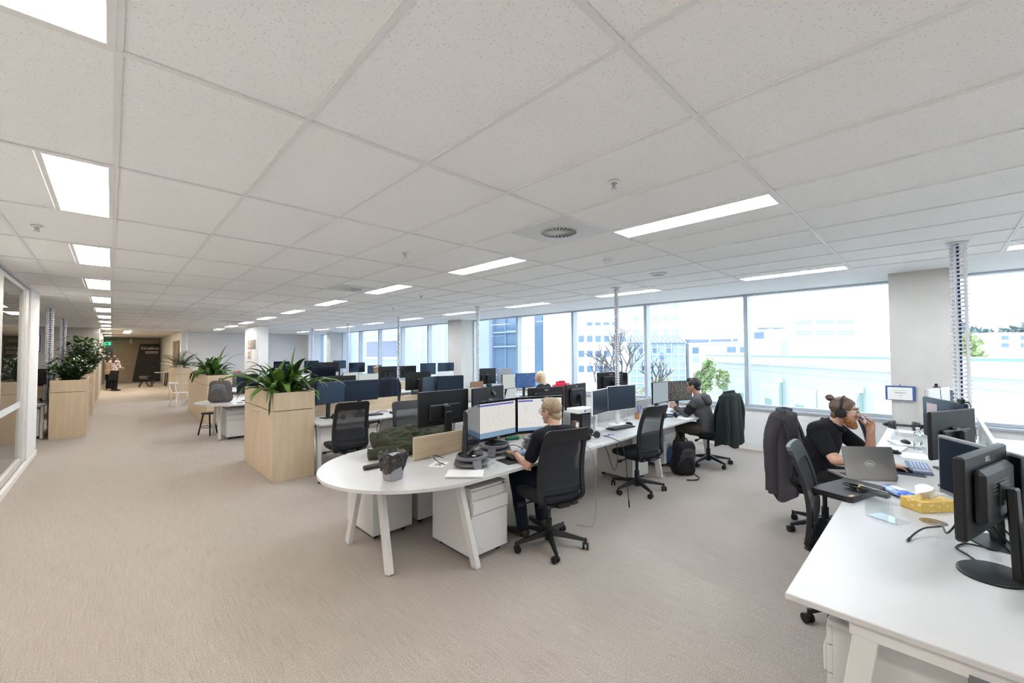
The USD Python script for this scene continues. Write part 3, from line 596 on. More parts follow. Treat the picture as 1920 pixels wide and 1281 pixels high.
# monitors: origin on the desk under the stand; the screen faces -Y
def monitor_kit(w=.54, h=.325, th=.022, zb=.20, body='black', stand='black', scr=None, style='slim', base='plate', tilt=0, bezel=.008, logo=True, foot=(.22, .17)):
    def build(loc, rz, lab, group):
        t = thing('monitor', lab, 'monitor', loc, rz, 'computer monitors on the desks'); B, S = K[body], K[stand]; zc = zb+h/2
        m = frame((0, 0, zc))@rot('x', tilt)
        obj('casing', M().box((0, th/2, 0), (w, th, h), .005, m) if style != 'thick' else M().box((0, .018, 0), (w, .036, h), .008, m).box((0, .05, 0), (w*.72, .05, h*.66), .02, m), B, t)
        if style == 'thick':
            for q in range(4): obj('vent', M().box((0, .0758, h*.16-.016*q), (w*.4, .002, .004), 0, m), K['darkgrey'], t)
        else: obj('back_housing', M().box((0, th+.010, -h*.12), (w*.62, .024, h*.45), .01, m), B, t)
        low = .030 if style == 'lg' else bezel*1.6
        obj('screen', M().bx(-w/2+bezel, w/2-bezel, -.0035, .002, -h/2+low, h/2-bezel, 0, m), scr or K['screen'], t)
        if style == 'lg': obj('chin', M().bx(-w/2+.004, w/2-.004, -.004, .001, -h/2+.003, -h/2+.026, .002, m), K['blackgloss'], t)
        if scr in (K.get('sheet'), K.get('mail')) and style == 'lg':
            tb = obj('task_bar', M().bx(-w/2+bezel, w/2-bezel, -.0045, -.003, -h/2+low, -h/2+low+(.05 if scr is K['sheet'] else .032), 0, m), glow('grey_blue_strip', (.22, .33, .46), .8) if 'gbs' not in K else K['gbs'], t); K['gbs'] = UsdShade.Material.Get(stage, '/World/Looks/grey_blue_strip')
            obj('title_bar', M().bx(-w/2+bezel, -w/2+bezel+(.17 if scr is K['mail'] else .47), -.0045, -.003, h/2-bezel-.026, h/2-bezel-.010, 0, m), glow('indigo_strip', (.12, .12, .42), .9) if 'ids' not in K else K['ids'], t); K['ids'] = UsdShade.Material.Get(stage, '/World/Looks/indigo_strip')
        if style == 'wide': obj('stand', M().box((0, th+.06, .20), (.085, .03, .40), .008).box((0, th+.035, zc-.02), (.08, .05, .08), .004), S, t)
        else:
            y = th+(.085 if style == 'thick' else .045)
            obj('stand', M().beam((0, y+.012, .006), (0, y, zc+.03), .062, .032, (1, 0, 0), .006).box((0, y-.03, zc), (.05, .05, .05), .006), S, t)
            obj('mount_plate', M().box((0, y-.035 if style != 'thick' else .078, zc), (.10, .012, .10), .003), S, t)
        yb = th+.03
        if base == 'plate': obj('stand_base', M().ext(rrect(foot[0], foot[1], .02, 4), .008, frame((0, yb, 0))), S, t)
        elif base == 'oval': obj('stand_base', M().lathe([(.135, 0), (.135, .008), (.125, .013), (.05, .016)], 36, (0, yb-.01, 0), None, .82), S, t, 40)
        elif base == 'disc': obj('stand_base', M().lathe([(.11, 0), (.11, .010), (.095, .018), (.04, .03)], 32, (0, 0.03, 0)), K['blackgloss'], t, 40)
        if logo: obj('emblem', logo_mesh(w, h, th, m, style), K['silverlogo'], t)
        return t
    return Maker(build)
K['silverlogo'] = plain('pale_emblem', (.42, .43, .45), .4)
def logo_mesh(w, h, th, m, style):
    back = m@frame((0, th+.0245 if style not in ('thick',) else .0368, h*.10 if style != 'thick' else h*.40), (-1, 0, 0), (0, 1, 0))
    g = M()
    if style == 'lg':
        f_ = m@frame((w*.02, -.0055, -h/2+.0145), (1, 0, 0), (0, -1, 0)); g.lathe([(.0075, 0), (.0075, .001)], 16, (-.014, 0, 0), f_); g.text('LG', .010, f_@frame((.006, 0, 0)), bold=True); return g
    return g.text('DELL', .017 if style != 'thick' else .02, back, bold=True)
def lines_mat(name, bg, fg, sx, sz, strength, dens=.5, off=(0, 0, 0)):  # rows of text-like marks on a lit screen
    n = {'tc': ('texture_coordinate', {}), 'mp': ('mapping', {'scale': (sx, 1, sz), 'location': off}), 's': ('separate_xyz', {}), 'fr': ('math', {'math_type': 'fraction'}), 'gt': ('math', {'math_type': 'less_than', 'value2': .42}),
         'fl': ('math', {'math_type': 'floor'}), 'cb': ('combine_xyz', {}), 'n': ('noise_texture', {'scale': 1.0, 'detail': 1.0}), 'g2': ('math', {'math_type': 'less_than', 'value2': dens}), 'mu': ('math', {'math_type': 'multiply'}),
         'mx': ('mix_color', {'a': bg, 'b': fg}), 'e': ('emission', {'strength': strength}), 'gl': ('glossy_bsdf', {'color': (.04, .04, .04), 'roughness': .15}), 'ad': ('add_closure', {})}
    l = [('tc.object', 'mp.vector'), ('mp.vector', 's.vector'), ('s.z', 'fr.value1'), ('fr.value', 'gt.value1'), ('s.z', 'fl.value1'), ('s.x', 'cb.x'), ('fl.value', 'cb.z'), ('cb.vector', 'n.vector'), ('n.fac', 'g2.value1'),
         ('gt.value', 'mu.value1'), ('g2.value', 'mu.value2'), ('mu.value', 'mx.fac'), ('mx.result', 'e.color'), ('e.emission', 'ad.closure1'), ('gl.BSDF', 'ad.closure2')]
    return mat(name, n, l, 'ad.closure')
K['sheet'] = lines_mat('lit_spreadsheet', (.80, .775, .72), (.68, .66, .61), 26, 46, .70, .42)
K['mail'] = lines_mat('lit_mail_list', (.80, .79, .76), (.50, .50, .54), 40, 42, .72, .36)
K['code'] = lines_mat('lit_dark_code', (.030, .026, .024), (.42, .40, .36), 70, 62, .9, .47)
K['navy'] = lines_mat('lit_navy_page', (.035, .085, .24), (.30, .40, .60), 30, 60, .9, .38)
K['lit'] = glow('lit_pale_screen', (.66, .72, .70), .66); K['litgrey'] = glow('dim_grey_screen', (.36, .42, .46), .8)
def keyboard_kit(mb, mk_):
    def build(loc, rz, lab, group):
        t = thing('keyboard', lab, 'keyboard', loc, rz, group)
        obj('tray', M().box((0, 0, .008), (.44, .14, .014), .004), mb, t)
        for r_ in range(5): obj('key_row', M().box((-.045, .05-.022*r_, .019), (.30, .018, .008), .003), mk_, t)
        obj('number_pad', M().box((.165, .006, .019), (.075, .105, .008), .003), mk_, t)
        return t
    return Maker(build)
keyboard = keyboard_kit(K['black'], K['darkgrey']); keyboard_grey = keyboard_kit(plain('grey_keyboard_tray', (.14, .17, .26), .5), plain('pale_keys', (.36, .42, .58), .55))
def mouse_build(loc, rz, lab, group):
    t = thing('computer_mouse', lab, 'mouse', loc, rz, group); r = []
    for y, w, h in ((-.055, .010, .012), (-.045, .024, .026), (-.01, .031, .037), (.025, .029, .032), (.05, .022, .018), (.056, .010, .008)):
        g = np.linspace(0, 2*PI, 14, endpoint=False); r.append(np.c_[w*np.cos(g), np.full(14, y), np.maximum(h*.5+h*.5*np.sin(g), .001)])
    obj('shell', M().loft(r), K['black'], t, True); obj('wheel', M().cyl((-.004, .028, .031), (.004, .028, .031), .008, 10), K['grey'], t)
    return t
mouse = Maker(mouse_build)
def headset_build(loc, rz, lab, group):                             # lies on the desk
    t = thing('headset', lab, 'headphones', loc, rz, group)
    arc = [(.085*math.cos(a), .10*math.sin(a)+.0, .035+.012*math.sin(a)) for a in np.linspace(0, PI, 18)]
    obj('headband', M().tube(arc, [.009]*18, 8), K['black'], t)
    for s in (-1, 1): obj('ear_cup', M().lathe([(.030, 0), (.040, .006), (.040, .022), (.030, .030)], 20, (0, 0, 0), frame((s*.075, -.015, .042), (0, 1, 0), (s*1, .1, .25))), K['black'], t, 35)
    obj('cup_ring', M().lathe([(.024, 0), (.024, .004)], 20, (0, 0, 0), frame((.104, -.012, .05), (0, 1, 0), (1, .1, .25))), K['grey'], t)
    return t
headset = Maker(headset_build)
def cable(name, label, pts, r=.003, cat='cable', m='cable', plug=None, n=40):
    t = thing(name, label, cat); obj('cord', M().tube(spline(pts, n), r, 6), K[m], t)
    if plug is not None:
        a, b = np.array(pts[-1], float), np.array(pts[-1], float)-np.array(pts[-2], float); b /= np.linalg.norm(b)
        obj('plug', M().beam(a-b*.005, a+b*plug, .014, .010, (0, 0, 1), .002), K[m], t); obj('contact', M().beam(a+b*plug, a+b*(plug+.012), .010, .005, (0, 0, 1)), K['silver'], t)
    return t
def spine_build(loc, rz, lab, group):
    t = thing('cable_spine', lab, 'cable spine', loc, rz, 'white cable spines from the ceiling'); H = ZC-ZD
    lk = plain('spine_white', (.78, .79, .82), .45)
    obj('ceiling_flange', M().lathe([(.075, H-.012), (.075, H-.002), (.05, H-.001)], 20), lk, t)
    for q in range(52):
        z = .02+q*(H-.05)/51; g = M()
        for s in (-1, 1): g.box((s*.036, 0, z), (.052, .062, .014), .003)
        g.box((0, .026, z), (.03, .010, .016)); obj('vertebra', g, lk, t)
    obj('link', M().bx(-.008, .008, .020, .034, .01, H-.02).bx(-.068, -.060, -.012, .012, .02, H-.03).bx(.060, .068, -.012, .012, .02, H-.03), lk, t)
    obj('cable', M().tube([(-.004, -.004, .0), (.006, 0, .6), (-.006, .003, 1.2), (.0, 0, H-.005)], .008, 6), plain('blue_cable', (.03, .04, .22), .5), t)
    obj('cable', M().tube([(.012, .006, .0), (.010, .004, .7), (.014, .0, 1.3), (.010, 0, H-.005)], .006, 6), K['cable'], t)
    return t
spine = Maker(spine_build)
K['handle'] = plain('pale_handle', (.74, .70, .63), .4)
def planter(label, x, y0, L, doors, w=.52, face_x=-1, z1=1.18):    # cabinet with a plant trough, doors facing the aisle
    t = thing('planter_cabinet', label, 'planter', (x, y0, 0)); zj = .935
    obj('cabinet', M().bx(.018 if face_x < 0 else 0, w if face_x < 0 else w-.018, 0, L, .0, zj-.004, .002), K['ply'], t)
    n = doors; xs = (0, .018) if face_x < 0 else (w-.018, w)
    for q in range(n):
        d_ = obj('door', M().bx(xs[0], xs[1], L*q/n+.0015, L*(q+1)/n-.0015, .004, zj-.006, .001), K['ply'], t)
        yh = L*(q+1)/n-.10 if q % 2 == 0 else L*q/n+.04
        obj('handle', M().bx(*((-.026, 0) if face_x < 0 else (w, w+.026)), yh, yh+.06, zj-.05, zj-.038, .003), K['handle'], d_)
    th = .02
    for nm, a in (('trough_side', (0, th, 0, L)), ('trough_side', (w-th, w, 0, L)), ('trough_end', (th, w-th, 0, th)), ('trough_end', (th, w-th, L-th, L))): obj(nm, M().bx(*a, zj+.004, z1, .0015), K['ply'], t)
    obj('shadow_gap', M().bx(.02, w-.02, .02, L-.02, zj-.006, zj+.006), K['black'], t)
    obj('soil', M().bx(th, w-th, th, L-th, zj+.01, z1-.06), K['soil'], t)
    return t
# plants
def leaf_mat(name, c1, c2, rough=.35):
    n = {'tc': ('texture_coordinate', {}), 'mp': ('mapping', {'scale': (5, 5, 5)}), 'n': ('noise_texture', {'scale': 1.0}), 'r': ('rgb_ramp', {'ramp': [(.3, c1), (.7, c2)]}), 'p': ('principled_bsdf', {'roughness': rough}), 't': ('translucent_bsdf', {}), 'm': ('mix_closure', {'fac': .18})}
    return mat(name, n, [('tc.object', 'mp.vector'), ('mp.vector', 'n.vector'), ('n.fac', 'r.fac'), ('r.color', 'p.base_color'), ('r.color', 't.color'), ('p.BSDF', 'm.closure1'), ('t.BSDF', 'm.closure2')], 'm.closure')
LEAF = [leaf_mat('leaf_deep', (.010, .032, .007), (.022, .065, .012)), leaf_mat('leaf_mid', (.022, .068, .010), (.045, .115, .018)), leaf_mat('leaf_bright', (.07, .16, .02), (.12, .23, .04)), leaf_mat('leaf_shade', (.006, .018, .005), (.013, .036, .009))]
K['midrib'] = leaf_mat('leaf_midrib', (.22, .34, .08), (.30, .42, .12))
def strap(base, az, elev, L, w, droop, n=10, fold=.25, twist=0.0):
    p = np.array(base, float); d = np.array([math.cos(az)*math.cos(elev), math.sin(az)*math.cos(elev), math.sin(elev)]); h = np.array([-math.sin(az), math.cos(az), 0]); rows = []
    h = h*math.cos(twist)+np.cross(d, h)*math.sin(twist)
    for k in range(n+1):
        u = k/n; ww = w*(.35+.65*min(1, u*3.2))*(1-max(0, u-.55)/.45)**.75*.5+.0008; up = np.cross(d, h); up /= np.linalg.norm(up)
        rows += [p-h*ww+up*fold*ww, p-up*.001, p+h*ww+up*fold*ww]; p = p+d*L/n; d = d+np.array([0, 0, -1])*droop/n*(.4+1.6*u); d /= np.linalg.norm(d)
    f = []
    for k in range(n):
        for c in range(2): a = 3*k+c; f += [[a, a+1, a+4], [a, a+4, a+3]]
    return np.array(rows), np.array(f)
# ------------------------------------------------------------------ desks
rows = ['nearest right row', 'three-screen row', 'row behind the big planter', 'backpack table row', 'row behind the long planter', 'farthest row']
for b in range(6):
    bench(b, rows[b], (1, 2) if b == 5 else (0, 1, 2), b in (1, 3), {0: 1.98, 2: 2.08, 4: 2.23, 5: 4.15}.get(b))
t = thing('bench_desk', 'white desk at the far left, beside the front left planter', 'desk'); obj('worktop', M().bx(-4.6, -.93, 12.55, 14.15, ZD-.025, ZD, .003), K['desk'], t); trestle(t, -.99, 12.65, 14.0); trestle(t, -4.4, 12.65, 14.0)
t = thing('bench_desk', 'white desk of the far left row, mostly hidden by planters', 'desk'); obj('worktop', M().bx(-4.6, -.93, 16.0, 17.6, ZD-.025, ZD, .003), K['desk'], t); trestle(t, -.99, 16.1, 17.5); trestle(t, -4.4, 16.1, 17.5)
screen_divider(1, 1.98, 3.70, 'birch plywood desk screen behind the three-screen workplace')
screen_divider(1, 3.78, 5.42, 'white desk screen behind the two white-stand monitors', K['desk'], .22)
screen_divider(1, 5.48, 7.12, 'white desk screen behind the hooded man\'s monitors', K['desk'], .22)
screen_divider(2, 2.08, 3.70, 'plywood desk screen on the second row, beside the blue reflecting monitor')
screen_divider(2, 3.76, 5.42, 'plywood desk screen on the second row, bare middle piece')
screen_divider(3, 4.6, 6.4, 'plywood desk screen on the third row near the cable spine')
t = thing('desk_divider', 'frosted glass desk screen with white top rail at the right edge', 'desk screen', (4.6, -.325, ZD))
obj('glass_panel', M().box((0, 0, .105), (5.1, .008, .20), .001), mat('frosted_glass', {'t': ('transparent_bsdf', {'color': (.75, .78, .78)}), 'p': ('principled_bsdf', {'base_color': (.55, .58, .58), 'roughness': .3}), 'm': ('mix_closure', {'fac': .6})}, [('t.BSDF', 'm.closure1'), ('p.BSDF', 'm.closure2')], 'm.closure'), t)
obj('top_rail', M().box((0, 0, .215), (5.12, .032, .030), .004), K['metalwhite'], t)
for x in (-2.3, -.8, .8, 2.3): obj('post', M().box((x, 0, .1), (.03, .02, .2), .003), K['metalwhite'], t)
t = thing('desk_divider', 'low plywood screen on the far left desk', 'desk screen', (-2.8, 13.35, ZD)); obj('board', M().box((0, 0, .16), (3.6, .018, .32), .003), K['plyh'], t)
# ------------------------------------------------------------------ pedestals and chairs
for x, y, r, lab in ((2.295, 2.91, 0, 'white three-drawer pedestal beside the seated man in front'), (1.91, 3.84, 180, 'white pedestal seen from behind under the round table end'), (2.40, 3.88, 180, 'white pedestal partly hidden behind another under the plywood screen'),
                     (5.10, 3.06, -2, 'white pedestal behind the empty middle chair'), (6.05, 3.10, 0, 'grey-shaded pedestal at the hooded man\'s knees'), (3.56, 6.46, 0, 'white pedestal under the second desk row'),
                     (1.86, 10.08, 0, 'white pedestal under the backpack table'), (-1.22, 12.98, 0, 'white pedestal behind the front left planter'), (2.33, .06, 180, 'white pedestal under the near right desk corner'), (2.32, 10.10, 0, 'white pedestal beside another at the big planter\'s left edge')):
    pedestal((x, y, 0), r, lab)
chairs = [((2.80, 2.42), -16, 'black mesh office chair with the man in glasses, in front'), ((4.69, 2.61), -9, 'empty black mesh office chair at the middle desk'), ((6.56, 2.45), -6, 'black mesh office chair under the hooded man'),
          ((3.42, .40), 184, 'empty black mesh office chair leaning at the near right desk'), ((4.86, .76), 176, 'office chair under the bearded man, jacket over its back'), ((5.95, .34), 186, 'black office chair beyond the bearded man, only its back showing'),
          ((2.30, 5.62), -4, 'empty black mesh office chair beside the big planter'), ((6.50, 5.60), 4, 'office chair of the blonde woman'), ((2.80, 4.62), 172, 'black office chair behind the green jacket'),
          ((6.60, 4.72), 180, 'dark office chair back between the middle monitors and the window'), ((4.55, 9.15), 10, 'office chair with a dark jacket in the third row'), ((5.10, 8.05), 182, 'dark curved chair back behind the blue monitors of the second row'),
          ((3.55, 12.6), 0, 'black office chair in the fourth row, left of the spine'), ((2.9, 16.3), 15, 'office chair with grey and red back behind the big plant'), ((6.2, 9.2), -8, 'blue-grey office chair of the person leaning by the far window'), ((4.9, 12.5), 0, 'office chair at the fourth row lit monitor')]
chair_prims = [office_chair((x, y, 0), r, lab) for (x, y), r, lab in chairs]
# ------------------------------------------------------------------ monitors
slim = monitor_kit(); slim_w = monitor_kit(scr=K['litgrey'], w=.53); slim_hi = monitor_kit(zb=.36); white24 = monitor_kit(w=.50, h=.315, body='whiteplas', stand='whiteplas', zb=.20, scr=K['screenmatt'], logo=False, foot=(.24, .18)); white27 = monitor_kit(w=.58, h=.335, body='whiteplas', stand='whiteplas', zb=.20, scr=K['screenmatt'], logo=False, foot=(.26, .19))
lg = monitor_kit(w=.54, h=.375, zb=.045, body='blackgloss', stand='blackgloss', scr=K['sheet'], style='lg', base='disc', bezel=.022, th=.03); lg_mail = monitor_kit(w=.56, h=.375, zb=.045, body='blackgloss', stand='blackgloss', scr=K['mail'], style='lg', base='disc', bezel=.022, th=.03); lg_off = monitor_kit(w=.51, h=.36, zb=.045, body='blackgloss', stand='blackgloss', style='lg', base='disc', bezel=.022, th=.03)
wide = monitor_kit(w=.61, h=.345, zb=.26, style='wide'); flat = monitor_kit(w=.60, h=.345, zb=.26, stand='darkgrey')
thick = monitor_kit(w=.56, h=.35, zb=.19, style='thick', base='oval', bezel=.018); thick_hi = monitor_kit(w=.60, h=.35, zb=.32, style='thick', base='oval', bezel=.018)
code = monitor_kit(scr=K['code'], w=.58, zb=.19); navy = monitor_kit(scr=K['navy'], w=.58); litm = monitor_kit(scr=K['lit'], w=.50, body='darkgrey'); mailm = monitor_kit(scr=K['mail'], w=.52); slim_b = monitor_kit(w=.56, h=.33, zb=.22, scr=K['screenmatt'], logo=False)
greyback = monitor_kit(w=.56, h=.34, zb=.24, body='grey', stand='grey')
mon = [  # kit, x, y, z, rotz, label
    (lg_off, 2.26, 2.80, .105, 38, 'angled black monitor nearest the plywood screen, on a round riser'), (lg, 2.69, 2.97, .105, 2, 'glossy monitor with a pale spreadsheet, middle of three'), (lg_mail, 3.23, 2.90, .105, -20, 'glossy monitor with a mail list behind the man\'s head'),
    (white24, 4.47, 2.98, 0, 11, 'left monitor of the white-stand pair on the middle desk'), (white27, 4.98, 2.98, 0, -8, 'right monitor of the white-stand pair on the middle desk'),
    (slim_w, 6.09, 2.97, 0, 1, 'dark monitor left of the hooded man\'s code screen'), (code, 6.70, 2.93, 0, -16, 'monitor with dark code in front of the hooded man'),
    (wide, 2.43, 3.50, 0, 180, 'big black monitor back with a wide stand behind the plywood screen'), (flat, 3.02, 3.50, 0, 194, 'monitor back with a webcam clipped on, right of the big black back'),
    (thick, 4.02, 3.52, 0, 167, 'thick black monitor back behind the man\'s head'), (thick, 4.74, 3.60, 0, 187, 'thick monitor back on an arm beside the white box'), (thick_hi, 5.74, 3.66, 0, 172, 'tall-standing dark monitor back behind the cable spine in the middle'),
    (monitor_kit(w=.5, h=.33, zb=.32, body='whiteplas', logo=False), 6.33, 3.85, 0, 248, 'white-backed monitor turned sideways by the window mullion'),
    (slim_b, 2.43, 6.46, 0, 20, 'blue-reflecting monitor beside the big planter'), (slim_b, 2.92, 6.52, 0, -5, 'plain dark monitor right of the blue-reflecting one beside the planter'),
    (slim_b, 4.21, 6.48, 0, 27, 'left monitor of the angled pair on the second row\'s middle desk'), (slim_b, 4.68, 6.50, 0, -9, 'right monitor of the angled pair on the second row\'s middle desk'),
    (litm, 6.22, 6.50, 0, 14, 'pale lit monitor left of the blonde woman'), (navy, 6.73, 6.47, 0, -6, 'navy lit monitor before the blonde woman'),
    (slim_b, 2.15, 7.0, 0, 176, 'monitor back just behind the big planter'), (flat, 2.76, 7.05, -.12+.12, 182, 'blue-grey monitor back above the plain dark one in the second row'),
    (monitor_kit(w=.56, h=.34, zb=.28), 4.28, 7.02, 0, 180, 'brown-black monitor back left of the angled pair'), (monitor_kit(w=.5, h=.3, zb=.31, body='whiteplas', logo=False), 4.95, 7.08, 0, 192, 'white monitor back above the angled pair'),
    (monitor_kit(w=.55, h=.35, zb=.29, logo=True), 6.05, 7.05, 0, 180, 'monitor back with pale emblem beside the second cable spine'), (greyback, 6.68, 7.12, .04, 190, 'light grey monitor back behind the navy lit one'),
    (litm, 4.22, 10.0, -.0, 22, 'left pale grey monitor with white page in the third row'), (monitor_kit(w=.52, h=.31, zb=.17, scr=K['lit'], body='grey', logo=False), 4.66, 9.98, 0, -3, 'right pale grey monitor with white page in the third row'),
    (slim_hi, 6.43, 10.0, .02, 6, 'blue-tinted monitor standing high at the third row window end'), (slim_hi, 7.02, 9.98, .02, -4, 'dark monitor standing high, rightmost of the third row'), (slim_b, 5.42, 10.42, .08, 176, 'black monitor back left of the third cable spine'), (slim_b, 6.02, 10.44, .08, 184, 'black monitor back right of the third cable spine'),
    (slim_hi, 3.58, 10.0, 0, -4, 'black monitor seen over the planter leaves in the third row'), (mailm, 3.0, 9.98, 0, 6, 'lit white monitor seen through the planter leaves'), (monitor_kit(w=.55, h=.38, zb=.17, base='oval', logo=False), 2.12, 10.15, 0, 24, 'black monitor on the backpack table, left of the big plant'),
    (slim_hi, 5.88, 13.45, 0, 0, 'black monitor with lit page in the fourth row'), (greyback, 6.5, 13.45, 0, 8, 'grey monitor by the window in the fourth row'), (slim_hi, 4.5, 13.45, .03, 0, 'black monitor of the fourth row behind the big plant'), (slim_hi, 3.7, 13.5, 0, 10, 'leftmost black monitor of the fourth row'),
    (slim_hi, 5.2, 13.95, .02, 180, 'monitor back in the fourth row'), (slim_hi, 4.55, 16.95, .02, 0, 'black monitor in the farthest row, left one'), (slim_hi, 5.6, 16.95, .03, 0, 'black monitor in the farthest row, middle one'), (slim_hi, 6.7, 16.95, .02, 0, 'black monitor in the farthest row by the window'),
    (slim_hi, -1.25, 13.2, .0, 178, 'black monitor on the far left desk behind the spine'), (slim_b, -1.05, 13.75, .02, 60, 'black monitor edge showing over the front left planter'),
    # near right desk: pairs set in a V before each seat, screens towards +Y
    (thick, 2.80, -.115, 0, 164, 'nearest big monitor back with pale emblem on the right desk'), (monitor_kit(w=.52, h=.33, zb=.17, body='grey', stand='black', scr=K['screenmatt'], bezel=.016, logo=False), 3.22, -.135, 0, 212, 'dark screen with silver bezel behind the nearest monitor'),
    (slim, 4.22, -.06, .045, 156, 'grey-lit monitor back with emblem left of the bearded man\'s papers'), (monitor_kit(w=.60, h=.34, zb=.24, scr=K['screenmatt'], logo=False), 4.92, -.03, 0, 203, 'blue-grey screen with a pink note stuck on it'),
    (monitor_kit(w=.56, h=.34, zb=.27, body='whiteplas', logo=False), 5.98, .0, 0, 164, 'white monitor back beyond the note screen, webcam on top'), (monitor_kit(w=.50, h=.32, zb=.25, logo=False, body='whiteplas'), 6.55, -.1, 0, 200, 'last monitor of the right desk, edge on by the pillar')]
for kit, x, y, z, r, lab in mon: kit((x, y, ZD+z), r, lab)
# the risers under the three glossy monitors
def riser_build(loc, rz, lab, group):
    t = thing('monitor_riser', lab, 'monitor stand', loc, rz, group); g = plain('riser_grey', (.15, .155, .17), .45)
    obj('platform', M().lathe([(.15, .075), (.158, .085), (.158, .098), (.15, .104)], 36, (0, 0, 0), None, .86), g, t, 35)
    obj('tray', M().lathe([(.17, .035), (.175, .042), (.16, .05)], 36, (0, 0, 0), None, .86), g, t, 35)
    for a in (215, 325, 90):
        c, s = math.cos(math.radians(a)), math.sin(math.radians(a)); obj('leg', M().beam((c*.165, s*.14, .0), (c*.13, s*.11, .09), .075, .04, (-s, c, 0), .008), g, t)
    return t
riser = Maker(riser_build)
riser((2.262, 2.83, ZD), 38, 'grey round monitor riser beside the spiral notebook'); riser((2.69, 3.02, ZD), 8, 'grey monitor riser under the spreadsheet monitor'); riser((3.22, 2.93, ZD), -20, 'grey monitor riser at the seated man\'s shoulder')
# ------------------------------------------------------------------ cable spines and planters
for x, y, lab in ((5.72, -.17, 'white cable spine at the right by the pillar'), (5.72, 3.50, 'white cable spine in the middle before the white block'), (5.72, 6.95, 'white cable spine right of the second pillar'), (5.72, 10.40, 'white cable spine left of the second pillar'), (5.72, 13.85, 'thin distant cable spine in the fourth row'), (5.72, 17.3, 'farthest thin cable spine before the end wall'), (-.97, 13.36, 'white cable spine left of the front left planter'), (-.97, 16.85, 'fainter cable spine behind the left plants')):
    spine((x, y, ZD), 40, lab)
t = thing('service_pole', 'plain white pole behind the palm planter', 'pole', (2.3, 22.4, 0)); obj('shaft', M().cyl((0, 0, .01), (0, 0, ZC), .045, 14), K['white'], t, 30); obj('foot', M().cyl((0, 0, 0), (0, 0, .02), .08, 16), K['white'], t)
planter('big plywood planter cabinet with strap-leaved plant', 1.545, 6.11, 1.63, 2)
planter('long plywood planter cabinet with drooping plant, second on the right of the aisle', 1.68, 12.4, 3.3, 2)
planter('third plywood planter cabinet on the right of the aisle, with a palm', 1.74, 20.0, 2.4, 2)
planter('front left plywood planter cabinet with a bushy plant', -.88, 12.41, 1.6, 2, .52, 1)
planter('second left plywood planter cabinet with a tall bushy plant', -.87, 16.4, 2.4, 2, .52, 1)
planter('last left plywood planter cabinet by the cream wall', -.86, 21.2, 1.25, 1, .50, 1)
# poster column
t = tag(UsdGeom.Xform.Define(stage, '/World/column').GetPrim(), 'free-standing white column with posters', None, None, 'structure')
obj('shaft', M().bx(3.75, 4.05, 16.75, 18.9, 0, ZC+.02, .004), K['white'], t)
def poster(lab, y, z, w, h, c, marks):
    p = thing('poster', lab, 'poster', (3.742, y, z)); obj('sheet', M().box((0, 0, 0), (.012, w, h), .001), c, p)
    for yy, zz, ww, hh, m in marks: obj('print', M().box((-.007, yy, zz), (.003, ww, hh)), m, p)
K['pbrown'] = varied('poster_brown', (.16, .11, .09), (.36, .30, .26), (5, 5, 5), .5); K['porange'] = plain('poster_orange', (.55, .26, .08), .6); K['pbeige'] = plain('poster_beige', (.66, .58, .50), .6)
poster('brown photo poster on the white column', 17.77, 2.06, 1.15, .33, K['pbrown'], [(.33, .02, .3, .14, K['porange']), (.33, -.06, .25, .05, K['paper'])])
poster('small poster with orange pictures under the brown poster', 18.1, 1.70, .5, .32, K['pbeige'], [(0, -.1, .3, .1, K['pbrown']), (0, .03, .3, .1, K['porange'])])
# banner, meeting table, white chairs, bar stool
t = thing('banner', 'black free-standing trade banner with white lettering before the plywood wall', 'banner', (0, 34.3, 0)); q = [(.93, .03), (2.21, .03), (2.18, 2.38), (1.25, 2.36)]
pl_ = Polygon(q).buffer(-.09).buffer(.09, quad_segs=5); ff = frame((0, 0, 0), (1, 0, 0), (0, -1, 0))
obj('panel', M().ext(pl_, .04, ff), plain('banner_black', (.018, .014, .017), .6), t)
txt = frame((0, -.042, 0), (1, 0, 0), (0, -1, 0)); bw = plain('banner_print', (.62, .60, .60), .6)
obj('lettering', M().text('Kinatico', .16, txt@frame((1.72, 2.09, 0)), .003, True), bw, t)
obj('symbol', M().ext(Point(1.34, 2.12).buffer(.06), .003, txt).ext(sbox(1.27, 2.0, 1.33, 2.05), .003, txt), plain('banner_red', (.30, .06, .04), .6), t)
obj('small_print', M().bx(1.5, 2.12, 1.85, 1.89, 0, .003, 0, txt), bw, t); obj('small_print', M().bx(1.5, 2.15, 1.76, 1.80, 0, .003, 0, txt), bw, t)
obj('small_print', M().bx(1.25, 1.75, .33, .36, 0, .003, 0, txt), bw, t); obj('small_print', M().bx(1.25, 1.55, .25, .28, 0, .003, 0, txt), bw, t)
t = thing('meeting_table', 'white topped meeting table with black sloping legs before the banner', 'table', (2.1, 29.2, 0)); obj('tabletop', M().bx(-.42, .1, -.5, .5, .72, .745, .004), K['desk'], t)
for x, y in ((-.36, -.42), (-.36, .42), (.06, -.42), (.06, .42)): obj('leg', M().beam((x*1.4-.05, y*1.1, 0), (x, y, .715), .04, .03, (1, 0, 0)), K['black'], t)
t = thing('low_bench', 'dark low bench beside the meeting table', 'bench', (1.25, 29.0, 0)); obj('seat', M().bx(-.15, .15, -.5, .5, .42, .46, .01), K['darkgrey'], t)
for y in (-.4, .4): obj('leg', M().beam((-.2, y, 0), (.0, y, .42), .035, .03, (1, 0, 0)).beam((.2, y, 0), (.0, y, .42), .035, .03, (1, 0, 0)), K['black'], t)
